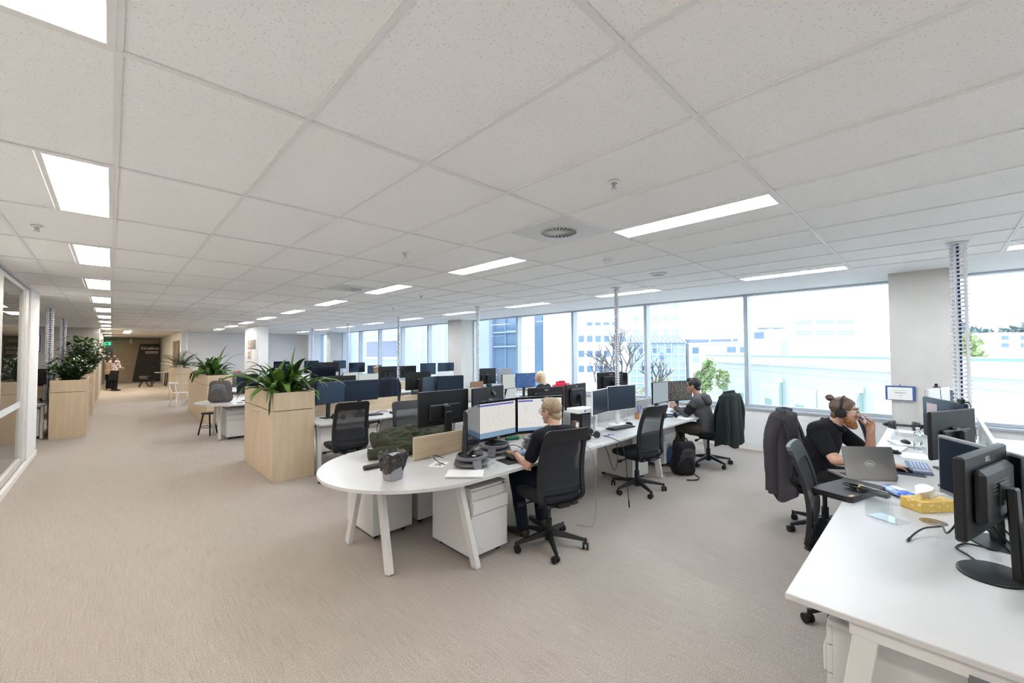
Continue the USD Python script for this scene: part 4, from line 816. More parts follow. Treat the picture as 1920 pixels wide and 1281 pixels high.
def white_chair(loc, rz, lab, group):
    t = thing('cafe_chair', lab, 'chair', loc, rz, group); w = K['whiteplas']
    obj('seat', M().lathe([(.19, .44), (.215, .45), (.215, .462), (.17, .468)], 24, (0, 0, 0), None, .95), w, t)
    for x in (-1, 1):
        for y in (-1, 1): obj('leg', M().beam((x*.20, y*.20, 0), (x*.15, y*.14, .45), .036, .03, (1, 0, 0), .006), w, t)
    for x in (-1, 1): obj('back_post', M().tube([(x*.15, -.15, .44), (x*.17, -.20, .60), (x*.185, -.225, .74)], .017, 8), w, t)
    obj('backrest', M().tube([(-.21, -.17, .775), (-.14, -.225, .77), (0, -.25, .77), (.14, -.225, .77), (.21, -.17, .775)], .035, 8), w, t, 40)
    return t
mkc = Maker(white_chair); mkc((1.62, 17.2, 0), -70, 'white café chair nearer, in the aisle before the palm planter'); mkc((2.15, 18.2, 0), 100, 'second white café chair half hidden behind the long planter')
t = thing('bar_stool', 'black low stool standing behind the backpack table legs', 'stool', (1.50, 10.75, 0)); obj('seat', M().lathe([(.12, .44), (.14, .45), (.13, .47)], 20), K['black'], t)
for a in (30, 150, 270): obj('leg', M().beam((.19*math.cos(math.radians(a)), .19*math.sin(math.radians(a)), 0), (.10*math.cos(math.radians(a)), .10*math.sin(math.radians(a)), .45), .026, .026), K['black'], t)
obj('foot_ring', M().tube([(.155*math.cos(a), .155*math.sin(a), .17) for a in np.linspace(0, 2*PI, 25)], .008, 6), K['black'], t)
t = thing('side_table', 'small white round table between the café chairs', 'table', (2.05, 17.6, 0)); obj('tabletop', M().lathe([(.3, .70), (.31, .71), (.30, .725)], 28), K['desk'], t); obj('stem', M().cyl((0, 0, .02), (0, 0, .7), .03), K['metalwhite'], t); obj('foot', M().lathe([(.2, 0), (.2, .01), (.04, .03)], 24), K['metalwhite'], t)
# ------------------------------------------------------------------ people
def V(*a): return np.array(a, float)
def sp(c, r, n=14): return m3.Manifold.sphere(r, n).translate(tuple(map(float, c)))
def el(c, rx, ry, rz, n=18): return m3.Manifold.sphere(1.0, n).scale((rx, ry, rz)).translate(tuple(map(float, c)))
def hull(*a): return m3.Manifold.batch_hull(list(a))
def bone(a, ra, b, rb, n=14): return hull(sp(a, ra, n), sp(b, rb, n))
def union(l): return m3.Manifold.batch_boolean(l, m3.OpType.Add)
def soft(man, size=.022, it=6, noise=0.0, fr=14.0, seed=1):
    q = man.refine_to_length(size).to_mesh(); t = trimesh.Trimesh(q.vert_properties[:, :3], q.tri_verts, process=True)
    if it: trimesh.smoothing.filter_taubin(t, .5, .53, it)
    v = np.array(t.vertices)
    if noise:
        nn = trimesh.Trimesh(v, t.faces, process=False).vertex_normals; v = v+nn*((meshkit.fbm(v*fr, 3, seed)-.5)*2*noise)[:, None]
    return v, np.array(t.faces)
def xf(man, m): return man.transform(m[:3, :4])
def hand(w, d, n, t, curl=.5, k=1.0):
    d, n, t = (V(*x)/np.linalg.norm(x) for x in (d, n, t)); n = n-d*(n@d); n /= np.linalg.norm(n); t = t-d*(t@d)-n*(t@n); t /= np.linalg.norm(t); w = V(*w); o = []
    o.append(hull(*[sp(w+d*a*k+t*b*k, r*k, 10) for a, b, r in ((.0, -.016, .021), (.0, .016, .021), (.085, -.032, .0115), (.085, .032, .0125), (.035, .030, .016), (.035, -.026, .015))]))
    for q, (L, off) in enumerate(((.070, .031), (.079, .011), (.073, -.010), (.057, -.030))):
        p = w+d*.085*k+t*off*k; e = d+t*off*1.2; e /= np.linalg.norm(e); r = .0095*k
        for s, fr in enumerate((.44, .31, .25)):
            a = curl*(.7+.25*q*.5)*(1.0 if s else .75); e = e*math.cos(a)+n*math.sin(a); e /= np.linalg.norm(e); p2 = p+e*L*fr*k; o.append(bone(p, r, p2, r*.9, 8)); p, r = p2, r*.9
            n = n-e*(n@e)*0
    p = w+d*.022*k+t*.028*k; e = d*.62+t*.72+n*.32; e /= np.linalg.norm(e)
    for L, r in ((.042, .0125), (.034, .011), (.026, .0095)):
        p2 = p+e*L*k; o.append(bone(p, r*k, p2, r*.9*k, 8)); p = p2; e = e+d*.35+n*.25-t*.12; e /= np.linalg.norm(e)
    return union(o)
K['skin'] = mat('skin', {'tc': ('texture_coordinate', {}), 'mp': ('mapping', {'scale': (30, 30, 30)}), 'n': ('noise_texture', {'scale': 1.0}), 'r': ('rgb_ramp', {'ramp': [(.3, (.54, .31, .22)), (.7, (.62, .38, .28))]}), 'p': ('principled_bsdf', {'roughness': .5, 'subsurface_weight': .08, 'subsurface_scale': .01})},
                [('tc.object', 'mp.vector'), ('mp.vector', 'n.vector'), ('n.fac', 'r.fac'), ('r.color', 'p.base_color')])
K['skin2'] = plain('skin_tan', (.42, .23, .15), .5)
def hairmat(name, a, b, sc=(160, 160, 22)): return varied(name, a, b, sc, .5, .003, 2.0, (.35, .65))
FACE = dict()
def head_parts(t, hc, yaw, pitch, skin, hair, style, beard=None, glasses=None, roll=0):
    m = frame(hc)@rot('z', yaw)@rot('x', pitch)@rot('y', roll)
    face = hull(el((0, -.012, .03), .074, .092, .086), el((0, .026, -.03), .060, .062, .07), el((0, .048, -.088), .036, .036, .024))
    P = [face, hull(sp((0, .092, .016), .009, 10), sp((0, .112, -.022), .0125, 10)), hull(sp((-.014, .098, -.028), .008, 8), sp((.014, .098, -.028), .008, 8), sp((0, .108, -.024), .010, 8)),
         el((0, .078, .034), .048, .018, .011), el((0, .090, -.056), .024, .011, .006), el((0, .089, -.066), .021, .011, .007), el((0, .078, -.092), .022, .016, .016)]
    for s in (-1, 1): P += [xf(el((0, 0, 0), .010, .023, .032), frame((s*.076, -.006, -.012))@rot('z', s*18)), el((s*.034, .070, -.02), .022, .02, .016)]
    head = xf(union(P), m)
    for s in (-1, 1):
        e = obj('eye', xf(el((s*.030, .0785, .008), .0135, .010, .009, 12), m), plain('eye_white', (.7, .68, .65), .25) if 'eyew' not in FACE else FACE['eyew'], t, True); FACE['eyew'] = UsdShade.Material.Get(stage, '/World/Looks/eye_white')
        obj('iris', xf(el((s*.030, .0865, .008), .006, .003, .006, 10), m), K['black'], e)
        obj('eyebrow', xf(hull(sp((s*.014, .0945, .031), .004, 8), sp((s*.046, .080, .035), .004, 8), sp((s*.03, .091, .0385), .004, 8)), m), hair, t)
    cap = el((0, -.016, .036), .083, .101, .092, 24)
    if style in ('short', 'bun', 'dark'):
        cut = m3.Manifold.cube((.3, .2, .2), True)
        cap = cap-cut.rotate((-18, 0, 0)).translate((0, .148, -.022 if style == 'short' else -.012))-m3.Manifold.cube((.3, .3, .2), True).translate((0, 0, -.145))-m3.Manifold.cube((.3, .14, .2), True).translate((0, .075, -.105))
        for s in (-1, 1): cap = cap-el((s*.085, .0, -.02), .025, .026, .034)
        nape = el((0, -.055, -.045), .056, .045, .05); cap = cap+nape
        if style == 'short': cap = cap+el((.02, .05, .105), .05, .045, .026)
        if style == 'dark': cap = cap+el((0, .045, .10), .055, .045, .03)
    if style == 'long':
        cap = cap+hull(el((0, -.06, 0), .085, .06, .08), el((0, -.075, -.16), .085, .045, .06))-m3.Manifold.cube((.12, .2, .26), True).translate((0, .135, -.03))
    if style == 'verylong':
        cap = cap+hull(el((0, -.05, 0), .095, .065, .08), el((0, -.08, -.28), .12, .05, .07))-m3.Manifold.cube((.12, .2, .26), True).translate((0, .135, -.03))
    v, f = soft(cap, .010, 2, .0035, 60, 3); v = v@m[:3, :3].T+m[:3, 3]
    obj('hair', (v, f), hair, t, True)
    if style == 'bun':
        b = obj('hair_bun', soft(xf(union([el((0, -.115, .105), .034, .032, .030), el((.012, -.10, .10), .026, .026, .026)]), m), .009, 2, .004, 70, 5), hair, t, True)
        obj('hair_tie', M().tube([m[:3, :3]@V(.022*math.cos(a), -.09+.012*math.sin(a), .085+.02*math.sin(a))+m[:3, 3] for a in np.linspace(0, 2*PI, 14)], .006, 6), K['black'], b)
    if beard:
        b = hull(el((0, .045, -.098), .050, .048, .040), el((0, .066, -.125), .036, .036, .030))+el((.0, .088, -.046), .026, .013, .008)+hull(el((.062, .02, -.05), .012, .022, .022), el((.045, .05, -.085), .014, .024, .022))+hull(el((-.062, .02, -.05), .012, .022, .022), el((-.045, .05, -.085), .014, .024, .022))
        v, f = soft(b, .009, 2, .004, 70, 4); obj('beard', (v@m[:3, :3].T+m[:3, 3], f), beard, t, True)
    if glasses:
        w = lambda p: m[:3, :3]@V(*p)+m[:3, 3]; g = M()
        for s in (-1, 1):
            g.tube([w((s*.033+.024*math.cos(a), .104-.012*abs(s*.033+.024*math.cos(a))/.06, .004+.017*math.sin(a))) for a in np.linspace(0, 2*PI, 18)], .0022, 6); g.tube([w((s*.058, .094, .010)), w((s*.078, .06, .012)), w((s*.080, -.005, .008)), w((s*.078, -.02, -.008))], .0022, 6)
        g.tube([w((-.011, .108, .008)), w((0, .112, .010)), w((.011, .108, .008))], .002, 6); obj('glasses', g, glasses, t)
    return head, m
def person(label, loc, rz, J, skin, top, legs, shoes, hair, style, sleeve='short', beard=None, glasses=None, head=(0, 0, 0), hands={}, k=1.0, belly=0.0, group=None, shoe_z=.0):
    """J: joints in the person's frame (faces +Y, floor at z=0)."""
    t = thing('person', label, 'person', loc, rz, group); g = {a: V(*b) for a, b in J.items()}
    hc = g['head']; nb = g['neck']; up = hc-nb; up /= np.linalg.norm(up)
    hd, hm = head_parts(t, hc, head[0], head[1], skin, hair, style, beard, glasses, head[2])
    def torso(e):
        a, b, c = g['hip'], g['waist'], g['chest']; o = [hull(el(a, .165*k+e, .125*k+e, .10+e), el(b, .145*k+e+belly*.4, .110*k+e+belly, .08+e)), hull(el(b, .145*k+e+belly*.4, .110*k+e+belly, .08+e), el(c, .165*k+e, .115*k+e, .11+e))]
        o.append(hull(el(c, .160*k+e, .110*k+e, .09+e), sp(g['shl'], .062*k+e), sp(g['shr'], .062*k+e), sp(nb+V(0, -.01, -.02), .062+e)))
        return o
    arms = []
    for s in 'lr':
        arms += [bone(g['sh'+s], .056*k, g['el'+s], .041*k), bone(g['el'+s], .041*k, g['wr'+s], .027*k)]
        if s in hands: arms.append(hand(g['wr'+s], *hands[s]))
    lg = []
    for s in 'lr': lg += [bone(g['hip']+V(.085 if s == 'r' else -.085, 0, -.01), .088*k, g['kn'+s], .060*k), bone(g['kn'+s], .058*k, g['an'+s], .040*k)]
    body = union([hd, bone(nb+V(0, -.005, -.03), .058, hc+hm[:3, :3]@V(0, -.025, -.05), .052)]+torso(0)+arms+lg)
    obj('body', soft(body, .020, 3), skin, t, True)
    sh = torso(.014)
    for s in 'lr':
        a, b = g['sh'+s], g['el'+s]
        sh.append(bone(a, .070*k, a+(b-a)*(.68 if sleeve == 'short' else 1), .060*k if sleeve == 'short' else .055*k))
        if sleeve == 'long': sh.append(bone(b, .055*k, b+(g['wr'+s]-b)*.94, .040*k))
    neck_hole = sp(nb+up*.055+V(0, .018, 0), .066)
    obj('shirt', soft(union(sh)-neck_hole, .020, 4, .0045, 13, 7), top, t, True)
    tr = [el(g['hip'], .172*k, .135*k, .09)]
    for s in 'lr': tr += [bone(g['hip']+V(.085 if s == 'r' else -.085, 0, -.01), .098*k, g['kn'+s], .070*k), bone(g['kn'+s], .070*k, g['an'+s]+V(0, 0, .01), .056)]
    obj('trousers', soft(union(tr), .022, 4, .005, 11, 9), legs, t, True)
    for s in 'lr':
        a = g['an'+s]; d = g['toe'+s]-a; d[2] = 0; d /= np.linalg.norm(d); z0 = shoe_z
        obj('shoe', soft(hull(sp(V(*a[:2], z0+.045)-d*.03, .043), sp(V(*a[:2], z0+.055), .042), sp(V(*a[:2], z0+.035)+d*.12, .034), sp(V(*a[:2], z0+.028)+d*.185, .027))-m3.Manifold.cube((3, 3, 1), True).translate((float(a[0]), float(a[1]), z0-.497)), .02, 2), shoes, t, True)
    return t, g, hm
K['navy_tee'] = fabric('black_navy_tshirt', (.009, .0095, .016)); K['black_tee'] = fabric('black_tshirt', (.011, .0115, .015)); K['hoodie'] = fabric('grey_hoodie', (.10, .10, .11)); K['denim'] = fabric('dark_denim', (.010, .014, .030)); K['khaki'] = fabric('brown_trousers', (.085, .070, .055)); K['blackcloth'] = fabric('black_cloth', (.015, .015, .018))
K['darkshoe'] = plain('dark_shoe', (.03, .022, .02), .5)
H_sandy = hairmat('sandy_grey_hair', (.20, .13, .075), (.42, .31, .20)); H_dark = hairmat('black_hair', (.008, .007, .007), (.03, .025, .022)); H_brown = hairmat('brown_hair', (.07, .042, .028), (.17, .105, .07)); H_blonde = hairmat('blonde_hair', (.50, .38, .22), (.80, .68, .48)); H_red = hairmat('red_beard', (.22, .085, .03), (.40, .18, .07), (90, 90, 60))
def seat(h=.545, **k):
    J = dict(hip=(0, -.04, h), waist=(0, -.045, h+.14), chest=(0, -.02, h+.32), neck=(0, .0, h+.475), head=(0, .05, h+.63), shl=(-.185, -.01, h+.43), shr=(.185, -.01, h+.43), ell=(-.26, .06, h+.19), elr=(.26, .06, h+.19), wrl=(-.18, .30, .755), wrr=(.18, .30, .755),
             knl=(-.11, .40, .53), knr=(.11, .40, .53), anl=(-.12, .36, .09), anr=(.12, .36, .09), toel=(-.13, .5, .03), toer=(.13, .5, .03))
    J.update(k); return J
# the man in glasses at the three screens
p1, g1, hm1 = person('man in glasses and black T-shirt typing at three monitors, seen from behind', (2.87, 2.40, 0), -10,
    seat(.53, head=(.015, .075, 1.165), wrl=(-.215, .335, .765), ell=(-.275, .05, .72), anl=(-.16, .28, .09), toel=(-.2, .42, .03), knl=(-.14, .42, .53)), K['skin'], K['navy_tee'], K['denim'], K['darkshoe'], H_sandy, 'short',
    glasses=plain('teal_frame', (.03, .09, .10), .3), head=(14, -8, 0), hands={'l': ((.15, 1, -.05), (0, 0, -1), (1, -.1, 0), .22), 'r': ((-.25, 1, -.05), (0, 0, -1), (-1, 0, 0), .25)})
w = g1['wrl']
obj('lanyard', M().tube([hm1[:3, 3]+V(*q) for q in ((-.062, .035, -.155), (-.068, -.01, -.125), (-.045, -.06, -.105), (0, -.078, -.10), (.045, -.06, -.105), (.068, -.01, -.125), (.062, .035, -.155))], .006, 6), plain('yellow_lanyard', (.42, .34, .10), .7), p1)
obj('watch', M().tube([w+V(-.004, -.028, 0)+V(.031*math.cos(a), 0, .031*math.sin(a)) for a in np.linspace(0, 2*PI, 18)], .006, 6).cyl(w+V(-.014, -.028, .029), w+V(-.017, -.028, .037), .019, 16), K['silver'], p1)
# the man in the grey hoodie
p2, g2, hm2 = person('man in grey hoodie with a black arm band eating at the code screen', (6.50, 2.50, 0), 3,
    seat(.53, chest=(0, .03, .86), neck=(0, .07, 1.02), head=(.02, .14, 1.18), shl=(-.19, .04, .965), shr=(.19, .04, .965), ell=(-.25, .16, .765), wrl=(-.10, .37, .83), wrr=(.12, .36, .78), elr=(.25, .14, .75), knl=(-.20, .43, .555), anl=(-.20, .22, .09), toel=(-.21, .4, .03)), K['skin2'], K['hoodie'], K['khaki'], K['darkshoe'], H_dark, 'dark', 'long',
    glasses=K['black'], head=(4, -6, 0), hands={'l': ((.2, .8, .3), (.7, -.2, -.5), (.2, -.3, .9), .75), 'r': ((-.3, 1, 0), (0, 0, -1), (-1, 0, 0), .5)})
a, b = g2['shl'], g2['ell']
for q in (.48, .68): obj('arm_band', soft(bone(a+(b-a)*q, .069, a+(b-a)*(q+.14), .066), .02, 2), K['blackcloth'], p2, True)
obj('hood', soft(hull(el((0, -.035, 1.02), .115, .07, .05), el((0, -.085, .95), .10, .045, .06)), .018, 3, .006, 15), K['hoodie'], p2, True)
t = thing('snack', 'orange-brown snack held in the hooded man\'s hand', 'food', (6.36, 2.985, .905)); obj('piece', soft(el((0, 0, 0), .028, .018, .02), .01, 2, .003, 60), plain('golden_crust', (.55, .28, .07), .6), t, True); obj('wrapper', soft(el((-.01, -.012, -.016), .022, .02, .014), .01, 1, .004, 60), K['paper'], t, True)
# the bearded man
p3, g3, hm3 = person('bearded man with bun and headphones, black polo, pen at his mouth', (4.84, .80, 0), 180,
    seat(.53, waist=(0, -.02, .69), chest=(.02, .05, .87), neck=(.05, .12, 1.035), head=(.075, .215, 1.165), shl=(-.17, .09, .985), shr=(.21, .03, .985), elr=(.315, .17, .76), wrr=(.20, .49, .765), ell=(-.10, .37, .765), wrl=(.0, .385, .995), knl=(-.13, .36, .54), knr=(.15, .38, .54)), K['skin'], K['black_tee'], K['blackcloth'], K['darkshoe'], H_brown, 'bun', beard=H_red,
    glasses=K['silver'], head=(-4, -4, 0), hands={'l': ((.25, .05, 1), (.6, -.6, .1), (.2, -.8, .2), .62), 'r': ((-.1, 1, -.08), (0, 0, -1), (-1, 0, 0), .35)}, k=1.08, belly=.02)
W3 = lambda q: hm3[:3, :3]@V(*q)+hm3[:3, 3]
hp = obj('headphones', M().tube([W3((.098*math.cos(a_), -.012, .012+.118*math.sin(a_))) for a_ in np.linspace(-.1, PI+.1, 26)], .010, 8), K['black'], p3, True)
for s in (-1, 1): obj('ear_cup', M().lathe([(.030, -.004), (.043, .004), (.043, .022), (.034, .030), (.01, .031)], 24, (0, 0, 0), hm3@frame((s*.077, -.010, -.012), (0, 1, 0), (s, .05, 0))), K['black'], hp, 35)
obj('collar', soft(union([bone(g3['neck']+V(-.065, .02, .0), .02, g3['neck']+V(0, -.07, .03), .02), bone(g3['neck']+V(.065, .02, .0), .02, g3['neck']+V(0, -.07, .03), .02), bone(g3['neck']+V(.065, .02, .0), .02, g3['neck']+V(.02, .085, -.05), .018), bone(g3['neck']+V(-.065, .02, .0), .02, g3['neck']+V(-.0, .085, -.05), .018)]), .016, 2), K['black_tee'], p3, True)
t = thing('pen', 'pale pen held to the bearded man\'s lips', 'pen', (0, 0, 0)); q = V(4.775, .455, 1.10); e_ = V(.055, -.075, -.055); obj('barrel', M().cyl(q, q+e_, .0045, 8), K['paper'], t); obj('cap', M().cyl(q-e_*.25, q, .0050, 8), plain('blue_cap', (.05, .08, .5), .4), t)
# the blonde woman and the person leaning far behind
person('blonde woman in black seen from behind at the navy lit monitor', (6.42, 5.68, 0), 14, seat(.55, head=(-.02, .06, 1.20), wrl=(-.28, .36, .76), ell=(-.28, .12, .76)), K['skin'], K['blackcloth'], K['denim'], K['darkshoe'], H_blonde, 'long', 'long', head=(10, -4, 0), hands={'l': ((-.1, 1, 0), (0, 0, -1), (1, 0, 0), .3)})
person('person with short fair hair and black top leaning by the far windows', (6.45, 12.75, 0), 30, seat(.56, chest=(-.03, .06, .89), neck=(-.06, .11, 1.04), head=(-.10, .17, 1.17)), K['skin'], K['blackcloth'], K['denim'], K['darkshoe'], H_sandy, 'short', 'long', head=(20, -20, 0))
office_chair((6.5, 12.7, 0), 25, 'office chair of the person leaning by the far windows')
# two women talking at the far end of the aisle
def stand(**k):
    J = dict(hip=(0, 0, .92), waist=(0, .0, 1.07), chest=(0, .01, 1.25), neck=(0, .0, 1.40), head=(0, .03, 1.54), shl=(-.165, 0, 1.35), shr=(.165, 0, 1.35), ell=(-.21, .02, 1.10), elr=(.22, .03, 1.10), wrl=(-.12, .2, 1.02), wrr=(.10, .24, 1.05), knl=(-.09, .03, .50), knr=(.09, .0, .50), anl=(-.09, -.01, .10), anr=(.10, -.03, .10), toel=(-.1, .2, .03), toer=(.13, .2, .03))
    J.update(k); return J
K['floral'] = varied('floral_blouse', (.16, .10, .13), (.75, .68, .70), (22, 22, 22), .8, 0, 2.0, (.46, .54))
pa, ga, ha = person('woman with long dark hair and floral blouse standing at the aisle end', (.13, 26.9, 0), -50, stand(), K['skin2'], K['floral'], K['blackcloth'], K['blackgloss'], hairmat('dark_brown_hair', (.02, .012, .009), (.06, .036, .026)), 'verylong', 'long', head=(-6, 0, 0), hands={'r': ((-.3, 1, .2), (-.6, 0, -.5), (-.3, 0, .8), .6)}, k=.92)
obj('skirt', soft(hull(el((0, -.02, .93), .165, .13, .06), el((0, -.05, .52), .21, .13, .02)), .03, 3, .01, 9), K['blackcloth'], pa, True)
pb, gb, hb = person('second woman in a beige jacket half hidden behind the floral blouse', (-.07, 27.75, 0), -60, stand(), K['skin2'], fabric('beige_jacket', (.36, .27, .20)), K['denim'], plain('tan_shoe', (.45, .32, .18), .6), H_dark, 'verylong', 'long', k=.95)
obj('jacket_hem', soft(hull(el((0, 0, .98), .18, .14, .05), el((0, 0, .76), .21, .15, .03)), .03, 3, .008, 9), '/World/Looks/beige_jacket', pb, True)
# ------------------------------------------------------------------ coats, bags, small things
def fold(v, c, n, amp, ph=0.0, z0=1.0):                             # vertical cloth folds that deepen downwards
    a = np.arctan2(v[:, 1]-c[1], v[:, 0]-c[0]); k = amp*np.clip((z0-v[:, 2])/.5, .15, 1.2)
    s = np.sin(a*n+ph+2.2*meshkit.fbm(v*4.0, 2, 3))+.5*np.sin(a*(n*2+1)+ph*2)
    o = v.copy(); o[:, 0] += np.cos(a)*k*s; o[:, 1] += np.sin(a)*k*s; return o
def coat(name, label, loc, rz, cloth, z0=.42, w=.25, d=.075, extra=None, cat='jacket', z1=1.115, lining=None):
    t = thing(name, label, cat, loc, rz); rings = []; n = 48; g = np.linspace(0, 2*PI, n, endpoint=False)
    for z in np.r_[np.linspace(z0, z1-.10, 12), z1-.06, z1-.03, z1-.01, z1]:
        u = (z1-z)/(z1-z0); kx = w*(1-.55*max(0, (z-(z1-.10))/.10)**2)*(.93+.12*u); ky = d*(1-.75*max(0, (z-(z1-.05))/.05)**2)*(1+.5*u)
        rings.append(np.c_[kx*np.sign(np.cos(g))*abs(np.cos(g))**.75, -.285-.03*(z-.6)+ky*np.sin(g), np.full(n, z-.035*np.sin(g*3+1)*(u > .97))])
    v, f = M().loft(rings).mesh(); v = fold(v, (0, -.28), 5, .018, len(label)*.7, z1); obj('drape', (v, f), cloth, t, 50)
    for s in (-1, 1):
        p = spline([(s*(w-.045), -.30, z1-.07), (s*(w+.015), -.33, z1-.25), (s*(w+.0), -.34, z1-.45), (s*(w-.02), -.32, z0+.03)], 14); v, f = M().tube(p, np.linspace(.062, .048, 14), 12).mesh()
        v += (meshkit.fbm(v*16, 2, 4)-.5)[:, None]*.02; obj('sleeve', (v, f), cloth, t, 50)
    obj('collar', M().tube(spline([(-.11, -.25, z1-.015), (-.06, -.325, z1+.005), (.06, -.325, z1+.005), (.11, -.25, z1-.015)], 12), .022, 8), lining or cloth, t, 40)
    return t
coat('jacket', 'dark green-black jacket hung over the hooded man\'s chair back', (6.56, 2.42, 0), -4, fabric('bottle_green_cloth', (.018, .026, .026)), .36, .27, .095)
coat('coat', 'long grey-brown coat hung over the bearded man\'s chair back', (4.86, .79, 0), 176, fabric('taupe_cloth', (.060, .055, .062)), .30, .26, .095, lining=fabric('grey_lining', (.07, .085, .11)))
coat('cardigan', 'red cardigan hung over the blonde woman\'s chair back', (6.50, 5.58, 0), 4, fabric('red_knit', (.62, .03, .07)), .62, .24, .07)
coat('jacket', 'dark navy jacket hung on a chair in the third row', (4.55, 9.13, 0), 10, fabric('navy_nylon', (.020, .026, .042)), .45, .26, .13, z1=1.16)
coat('jacket', 'grey jacket with red collar on a chair behind the big plant', (2.9, 16.28, 0), 15, fabric('grey_knit', (.16, .15, .17)), .55, .24, .09, lining=fabric('red_collar', (.6, .03, .06)))
# green jacket heap on the round end
t = thing('jacket', 'dark olive green padded jacket heaped on the round table end', 'jacket', (2.2, 3.74, ZD)); ol = fabric('olive_padding', (.046, .050, .030))
a = union([hull(el((-.30, .0, .10), .10, .13, .09), el((.10, .10, .16), .16, .12, .06), el((.50, .22, .12), .14, .10, .08), el((.20, -.10, .06), .20, .09, .05)), hull(el((-.26, .07, .13), .10, .10, .08), el((-.12, .12, .16), .10, .08, .06)), hull(el((-.30, -.12, .07), .07, .07, .06), el((-.02, -.17, .07), .10, .06, .06))])-m3.Manifold.cube((3, 3, 1), True).translate((0, 0, -.497))
v, f = soft(a, .014, 5); up = np.clip(v[:, 2]/.08, 0, 1); rdg = 1-abs(2*meshkit.fbm(v*np.array([5, 12, 9])+[3, 1, 2], 3, 5)-1); nn = trimesh.Trimesh(v, f, process=False).vertex_normals
v = v+nn*((rdg-.72)*.085+(meshkit.fbm(v*22, 2, 9)-.5)*.018)[:, None]*up[:, None]; v[:, 2] = np.maximum(v[:, 2], .002); obj('body', (v, f), ol, t, True)
v, f = M().tube(spline([(-.50, -.10, .055), (-.36, -.13, .06), (-.18, -.17, .065), (.02, -.15, .07)], 26), np.linspace(.052, .066, 26), 16).mesh(); v += (meshkit.fbm(v*20, 2, 6)-.5)[:, None]*.02; v[:, 2] = np.maximum(v[:, 2], .002); obj('sleeve', (v, f), ol, t, 50)
v, f = M().tube(spline([(-.38, .05, .20), (-.40, -.02, .13), (-.36, -.06, .06)], 14), .035, 10).mesh(); obj('hem', (v, f), ol, t, 50)
t = thing('umbrella', 'dark brown folded umbrella lying beside the small bin', 'umbrella', (1.66, 3.365, ZD+.022), 4); obj('canopy', M().tube([(-.13, 0, 0), (-.1, 0, 0), (.08, 0, 0), (.12, 0, 0)], [.019, .021, .021, .016], 10), plain('umbrella_brown', (.04, .028, .022), .6), t, 30); obj('handle', M().cyl((.12, 0, 0), (.17, 0, -.002), .014, 10), K['black'], t)
t = thing('desk_bin', 'small grey bin with a crumpled black liner on the round table end', 'bin', (1.59, 2.97, ZD), 10); w0, w1, h = .058, .080, .19
rr = lambda w, z: np.c_[np.array(rrect(w*2, w*1.7, .015, 4).exterior.coords)[:-1], np.full(len(rrect(w*2, w*1.7, .015, 4).exterior.coords)-1, z)]
obj('tub', M().loft([rr(w0, .001), rr(w0+.003, .01), rr(w1, h)]), plain('mauve_grey_plastic', (.26, .245, .27), .45), t, 30)
rg = [rr(w0+.008, .075), rr(w0+.018, .10), rr(w1+.006, .15), rr(w1+.016, .19), rr(w1+.012, .215), rr(w1-.004, .195), rr(w1-.02, .14), rr(.02, .10)]; v, f = trimesh.remesh.subdivide_to_size(*M().loft(rg).mesh(), .012, max_iter=8)
v = v+(meshkit.fbm(v*38, 3, 11)-.5)[:, None]*np.array([.030, .030, .036])-np.c_[np.zeros(len(v)), np.zeros(len(v)), .25*np.clip(-v[:, 0], 0, .1)*(v[:, 2] < .12)]; obj('liner', (v, f), plain('black_bin_film', (.022, .020, .020), .28), t, True)
t = thing('notebook', 'white spiral notebook at the table edge beside the angled monitor', 'notebook', (2.06, 2.665, ZD), -44); obj('pages', M().bx(-.145, .145, -.10, .10, 0, .012, .001), K['paper'], t); obj('cover', M().bx(-.148, .148, -.103, .103, .012, .014), K['paper'], t)
for q in range(24): obj('coil', M().tube([(-.138+.012*q, -.10+.009*math.cos(a_)-.002, .007+.009*math.sin(a_)) for a_ in np.linspace(0, 2*PI, 9)], .0014, 4), K['darkgrey'], t)
t = thing('card', 'white card printed with dark dots beside the riser', 'paper', (2.09, 3.08, ZD), 35); obj('sheet', M().bx(-.09, .09, -.07, .07, 0, .002), K['paper'], t)
g = M(); rs = random.Random(4)
for q in range(34): a_, b_ = (q % 9)*.012-.05, (q//9)*.016-.03; g.cyl((a_+rs.uniform(-.003, .003), b_+rs.uniform(-.004, .004), .002), (a_, b_, .0026), .0038, 6)
tag(obj('dot_print', g, K['black'], t), None, None, None, 'stuff')
t = thing('spectacle_case', 'green rounded case lying on the middle monitor riser', 'case', (2.87, 2.95, ZD+.135), -20); obj('shell', M().tube([(-.075, 0, 0), (-.065, 0, 0), (.065, 0, 0), (.075, 0, 0)], [.008, .022, .022, .008], 12), plain('green_case', (.01, .16, .07), .4), t, True); obj('hinge', M().box((0, .021, 0), (.08, .004, .006)), K['silver'], t)
t = thing('mouse_mat', 'black mouse mat under the seated man\'s left hand', 'mat', (2.64, 2.71, ZD), -8); obj('mat', M().ext(rrect(.24, .20, .01), .004), K['black'], t)
mouse((2.655, 2.755, ZD+.004), -8, 'black mouse under the seated man\'s left hand'); keyboard_grey((2.98, 2.80, ZD), -8, 'blue-grey keyboard before the man at three screens')
t = thing('carton', 'orange and dark carton with white label behind the seated man\'s chair', 'box', (3.86, 2.92, ZD), -20); obj('box', M().box((0, 0, .07), (.05, .08, .14), .003), plain('orange_card', (.80, .20, .03), .55), t); obj('top_band', M().box((0, 0, .165), (.052, .082, .05), .002), plain('maroon_card', (.10, .03, .03), .5), t); obj('label', M().box((-.002, -.042, .155), (.04, .004, .05)), K['paper'], t)
